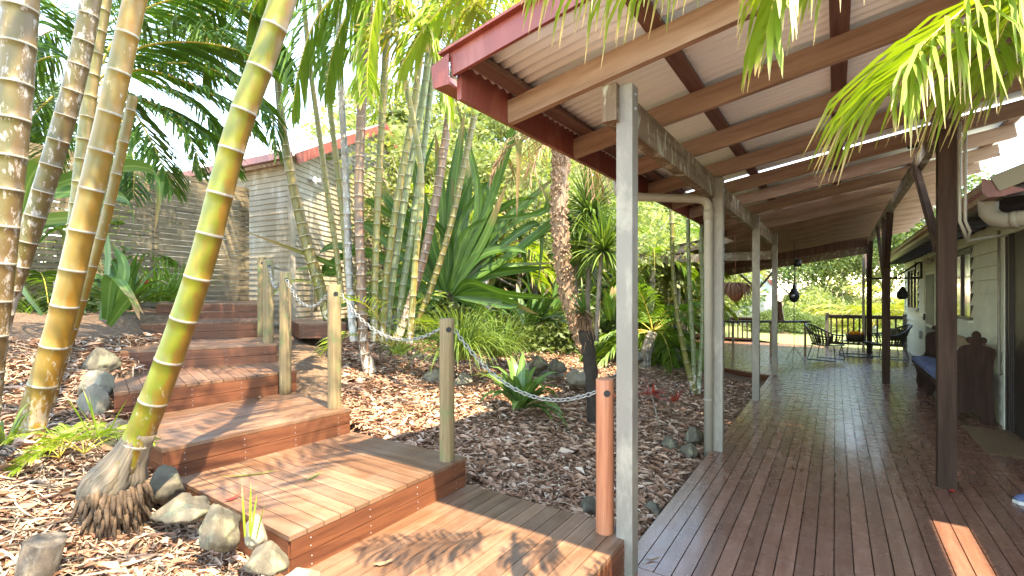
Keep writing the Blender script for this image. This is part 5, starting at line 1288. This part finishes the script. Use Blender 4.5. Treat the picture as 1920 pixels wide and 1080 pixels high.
def tree_proto(key, *a): 
    tr, cr = tree_mesh(*a); t = thing('leafy_tree', 'x', 'tree', (0, 0, 0)); o1 = tr.build('trunk', 'tree_bark', t); o2 = cr.build('crown', a[6], t)
    PROTO[key] = t; t['used'] = 0
def copy_thing(t, loc, rot, sc, label, group=None):
    kids = [k for k in SC.collection.objects if k.parent == t]
    if not t.get('used'): n = t; t['used'] = 1
    else:
        n = t.copy(); SC.collection.objects.link(n)
        for k in kids: c = k.copy(); SC.collection.objects.link(c); c.parent = n
    n.location = loc; n.rotation_euler = (0, 0, rot); n.scale = (sc, sc, sc); n['label'] = label
    if group: n['group'] = group
    return n
tree_proto('a', 1, 8, 3.2, 60, 190, .19, 'tree_leaf'); tree_proto('b', 2, 7, 3.0, 60, 190, .18, 'tree_leaf_light'); tree_proto('c', 3, 9, 3.4, 60, 190, .20, 'tree_leaf_dark'); tree_proto('e', 5, 3.2, 2.4, 60, 170, .15, 'tree_leaf'); tree_proto('d', 4, 5, 2.6, 46, 190, .15, 'tree_leaf_light')
def palm_proto(key, seed, H, leaf, L=2.6, n=15, bark='bark_grey', ll=.6, up=(-.2, 1.2)):
    t = thing('feather_palm', 'x', 'palm', (0, 0, 0)); r = random.Random(seed)
    palm_trunk([Vector((0, 0, -.6)), Vector((.1, 0, H*.4)), Vector((.0, .1, H))], [.14, .11, .10], max(6, int(H*3)), seed, 10).build('trunk', [bark, 'ring_scar'], t)
    mb = MB(); crown_of(mb, Vector((0, .1, H)), n, L, seed, up=up, ll=ll, lw=.045, droop=.75, hang=.7, nl=34); mb.build('crown', [leaf, 'petiole'], t); PROTO[key] = t; t['used'] = 0
palm_proto('p', 81, 3.6, 'frond_mid'); palm_proto('q', 82, 2.0, 'frond_lime'); palm_proto('s', 83, 1.0, 'frond_gold', L=3.0, n=20, ll=.7)
palm_proto('u', 84, .9, 'frond_mid', L=1.7, n=14, ll=.45)
TG = 'leafy trees beyond the garden'
def put(key, px, D, zb, rot, sc, label, group=TG):
    p = atd(px, 551, D); p.z = zb; copy_thing(PROTO[key], p, rot, sc, label, group)
# (px at base, distance, base z, scale)
put('c', 60, 15, .8, .3, .80, 'dark leafy tree far left behind the slat fence')
put('a', 250, 19, 1.2, 1.3, .62, 'low leafy tree showing over the left end of the slat fence')
put('b', 530, 30, 1.5, 2.3, 1.05, 'pale round tree showing over the shed roof ridge at its left')
put('a', 600, 34, 1.5, .3, 1.0, 'green tree showing over the shed roof')
put('b', 760, 16, .6, 1.9, 1.05, 'light yellow green tree behind the palm cluster')
put('a', 850, 17, .4, 2.7, 1.0, 'mid green tree behind the pandanus')
put('d', 820, 12, .4, .7, .95, 'light bushy tree low behind the palm cluster')
put('b', 930, 15, .2, 3.4, 1.0, 'light green tree behind the pandanus, right of the mid green one')
put('d', 960, 11.5, .1, 1.7, .9, 'bushy light tree left of the shaggy trunk')
put('c', 1010, 24, .0, 2.2, 1.1, 'dark tall tree behind the shaggy trunk')
put('b', 1075, 16, .0, .9, .9, 'light tree right behind the shaggy trunk')
put('d', 1130, 12, -.1, 2.9, .85, 'bushy light tree left behind the first painted post')
put('a', 1180, 19, -.3, 4.4, .9, 'green tree behind the first painted post')
put('b', 1250, 23, -.5, 5.0, .9, 'light tree between the first two painted posts')
put('d', 1290, 17, -.6, .1, .8, 'bushy tree left of the stormwater pipe')
put('c', 1345, 38, -1, 1.1, 1.0, 'dark tree left above the distant cottage')
put('a', 1490, 30, -1.2, 2.1, 1.05, 'broad green tree right of the distant cottage')
put('c', 1540, 36, -1.5, 3.1, 1.1, 'dark green tree behind the wind chime')
put('b', 1580, 30, -1.4, .6, .85, 'light tree seen above the far railing')
put('c', 1660, 34, -1.5, 4.1, 1.1, 'dark tree behind the far dark post')
put('a', 1740, 28, -1, 5.1, 1.2, 'green tree rising behind the house gutter')
put('b', 1640, 44, -1, 2.1, 1.6, 'tall light tree far beyond the railing')
put('a', 1440, 48, -1, 2.6, 1.5, 'tall hazy green tree furthest beyond the cottage')
put('d', 1300, 26, -.8, 3.6, 1.1, 'bushy tree left of the distant cottage')
put('c', 700, 26, 1, 4.0, .8, 'dark tree between shed gable and palm cluster')
for i, (px, D) in enumerate(((705, 19), (790, 21), (880, 20), (960, 19), (1040, 21), (1120, 20), (1205, 20), (1270, 22), (920, 27), (1080, 28))):
    put('e', px, D, -1.3+.25*(i % 3), i*1.1, 1.25, ('round bush on the slope behind the palm cluster', 'round bush behind the palm cluster and pandanus', 'bush low behind the pandanus centre', 'bush low behind the pandanus right side', 'bush low behind the shaggy trunk', 'bush left behind the first painted post', 'bush right behind the first painted post', 'bush behind the slim green stems', 'far bush behind the pandanus', 'far bush behind the dracaenas')[i], 'round bushes behind the garden bed')
for px, D, sc, lb in ((1437, 18.5, .32, 'low round shrub beyond the deck left of the wind chime'), (1472, 19, .38, 'low round shrub beyond the deck behind the wind chime'), (1512, 19.5, .34, 'low round shrub beyond the deck left of the far railing')):
    put('e', px, D, gz(atd(px, 551, D).x, atd(px, 551, D).y)-.35, px, sc, lb, 'low shrubs on the lawn beyond the deck')
PGG = 'feather palms beyond the garden bed'
put('q', 905, 10.5, .3, .5, .9, 'lime feather palm between pandanus and gutter', PGG)
put('p', 1000, 13, .1, 1.5, .8, 'feather palm behind the shaggy trunk', PGG)
put('s', 1640, 20.5, -.9, .2, 1.05, 'big golden feather palm beyond the far railing', PGG)
put('q', 1705, 20, -1.2, 2.2, 1.0, 'lime feather palm at the house end of the railing', PGG)
put('s', 1535, 23, -1.0, 3.2, .7, 'golden feather palm beyond the wicker chair', PGG)
put('p', 1225, 10.5, -.1, 3.5, .65, 'feather palm right of the first painted post', PGG)
put('u', 1215, 9.5, -.1, 4.5, 1.0, 'low feathery palm on the bed right of the first painted post', PGG)
put('u', 1170, 11, -.1, .5, 1.2, 'low feathery palm hidden partly by the first painted post', PGG)
put('q', 1265, 13.5, -.3, .9, .8, 'lime feather palm behind the slim green stems', PGG)
put('u', 60, 6.6, 1.0, .9, .9, 'low feathery palm left among the dark trunks', PGG)
put('u', 225, 8.0, 1.2, 2.9, .8, 'low feathery palm before the slat fence', PGG)
put('p', 30, 9, 1.0, 2.0, .8, 'feather palm left behind the thick mossy trunk', PGG)
put('p', 330, 12, 1.2, .4, .75, 'feather palm rising behind the slat fence', PGG)
for k, t in PROTO.items():
    del t['used']
# hedge-like ground cover that nobody could count
def shrubbery(name, region, n, hmax, mat, seed, label, lsz=.14):
    r = random.Random(seed); mb = MB()
    for k in range(n):
        x, y = region(r); h = hmax*r.random()*(.55+.45*noise.noise(Vector((x*.5, y*.5, seed)))*2)
        p = Vector((x, y, gz(x, y)+max(0, h))); d = Vector((r.uniform(-1, 1), r.uniform(-1, 1), r.uniform(-.4, 1))).normalized(); s = d.cross(Vector((r.uniform(-1, 1), r.uniform(-1, 1), .3))).normalized(); l = lsz*r.uniform(.6, 1.5); b = len(mb.v)
        mb.v += [p, p+d*l*.5+s*l*.22, p+d*l, p+d*l*.5-s*l*.22]; mb.face((b, b+1, b+2, b+3))
    o = mb.build(name, mat); struct(o, 'stuff', label, 'ground cover')
shrubbery('ground_cover', lambda r: ((lambda p: (p.x, p.y))(atd(r.uniform(700, 1290), 551, r.uniform(10.0, 15)))), 26000, 1.3, 'tree_leaf', 1, 'mixed low foliage at the back of the garden bed')
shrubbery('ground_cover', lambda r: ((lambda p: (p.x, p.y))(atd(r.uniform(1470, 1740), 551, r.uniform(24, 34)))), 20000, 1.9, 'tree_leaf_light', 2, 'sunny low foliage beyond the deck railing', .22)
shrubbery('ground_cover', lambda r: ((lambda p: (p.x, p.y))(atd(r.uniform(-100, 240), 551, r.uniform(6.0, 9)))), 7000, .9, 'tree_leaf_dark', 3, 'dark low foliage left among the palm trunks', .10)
# twigs and fallen strips
r = random.Random(44); mb = MB()
for k in range(700):
    if k % 2: x, y, ok = reg_left(r)
    else: x, y, ok = reg_right(r)
    if not ok: continue
    a = r.uniform(0, 6.28); L = r.uniform(.06, .40); z = gz(x, y)+.018; p = Vector((x, y, z)); d = Vector((math.cos(a), math.sin(a), 0))
    q = p+d*L; q.z = gz(q.x, q.y)+.02; m_ = (p+q)/2+Vector((-d.y, d.x, .3))*L*r.uniform(-.12, .12); m_.z = max(m_.z, gz(m_.x, m_.y)+.012)
    if on_steps(q.x, q.y): continue
    mb.tube(bez([p, m_, q], 6), [.003, .004, .0045, .004, .003, .0015], 5)
o = mb.build('twigs', 'root_fibre'); struct(o, 'stuff', 'thin grey twigs scattered over the leaf litter', 'twigs')
# loose leaves lying on the steps
for i, (px, py, z, a, L, w_, mt, lb) in enumerate(((470, 893, .4, .25, .34, .018, 'frond_gold', 'long yellow leaf strip lying on the second step'), (588, 897, .4, 1.1, .15, .014, 'frond_mid', 'narrow green leaf lying on the second step'), (436, 938, .4, .9, .08, .03, 'red_leaf', 'curled pink leaf at the edge of the second step'), (485, 748, .6, 1.4, .05, .03, 'frond_dead', 'small dry leaf on the third step'), (720, 1060, .2, .3, .10, .03, 'frond_dead', 'dry curled leaf on the lowest step'), (1224, 1052, 0, .1, .10, .016, 'frond_dead', 'pale dry leaf on the deck beside the first painted post'), (1785, 924, 0, .5, .05, .04, 'red_leaf', 'red leaf at the foot of the near dark post'))):
    p = atz(px, py, z)+Vector((0, 0, .004)); d = (RT*math.cos(a)+FW*math.sin(a)); s = Vector((-d.y, d.x, 0)); mb = MB()
    mb.blade([p-d*L*.5+Vector((0, 0, .012)), p-d*L*.2, p+d*L*.1+s*L*.05, p+d*L*.35+s*L*.05+Vector((0, 0, .01)), p+d*L*.5+Vector((0, 0, .02))], [w_*.2, w_, w_, w_*.7, w_*.1], s, fold=.4)
    o = mb.build('fallen_leaf', mt); tag(o, lb, 'leaf', 'loose leaves on the timber')
r = random.Random(71); mb = MB(); n = 0
while n < 1700:
    x, y, ok = reg_left(r) if n % 4 else reg_right(r)
    if not ok: continue
    a = r.uniform(0, 6.28); L = r.uniform(.07, .26); d = Vector((math.cos(a), math.sin(a), 0)); s_ = Vector((-d.y, d.x, r.uniform(-.6, .6))); bend = r.uniform(-.5, .5); pts = []
    for k in range(5):
        t_ = k/4-.5; q = Vector((x, y, 0))+d*L*t_+Vector((-d.y, d.x, 0))*L*bend*(t_*t_); q.z = gz(q.x, q.y)+.014+.03*r.random()*(1-abs(t_)); pts.append(q)
    w_ = r.uniform(.004, .010); mb.blade(pts, [w_*.5, w_, w_, w_*.8, w_*.3], s_); n += 1
o = mb.build('leaf_strips', 'strip_litter'); struct(o, 'stuff', 'long dry curled leaf strips over the litter', 'leaf strips')
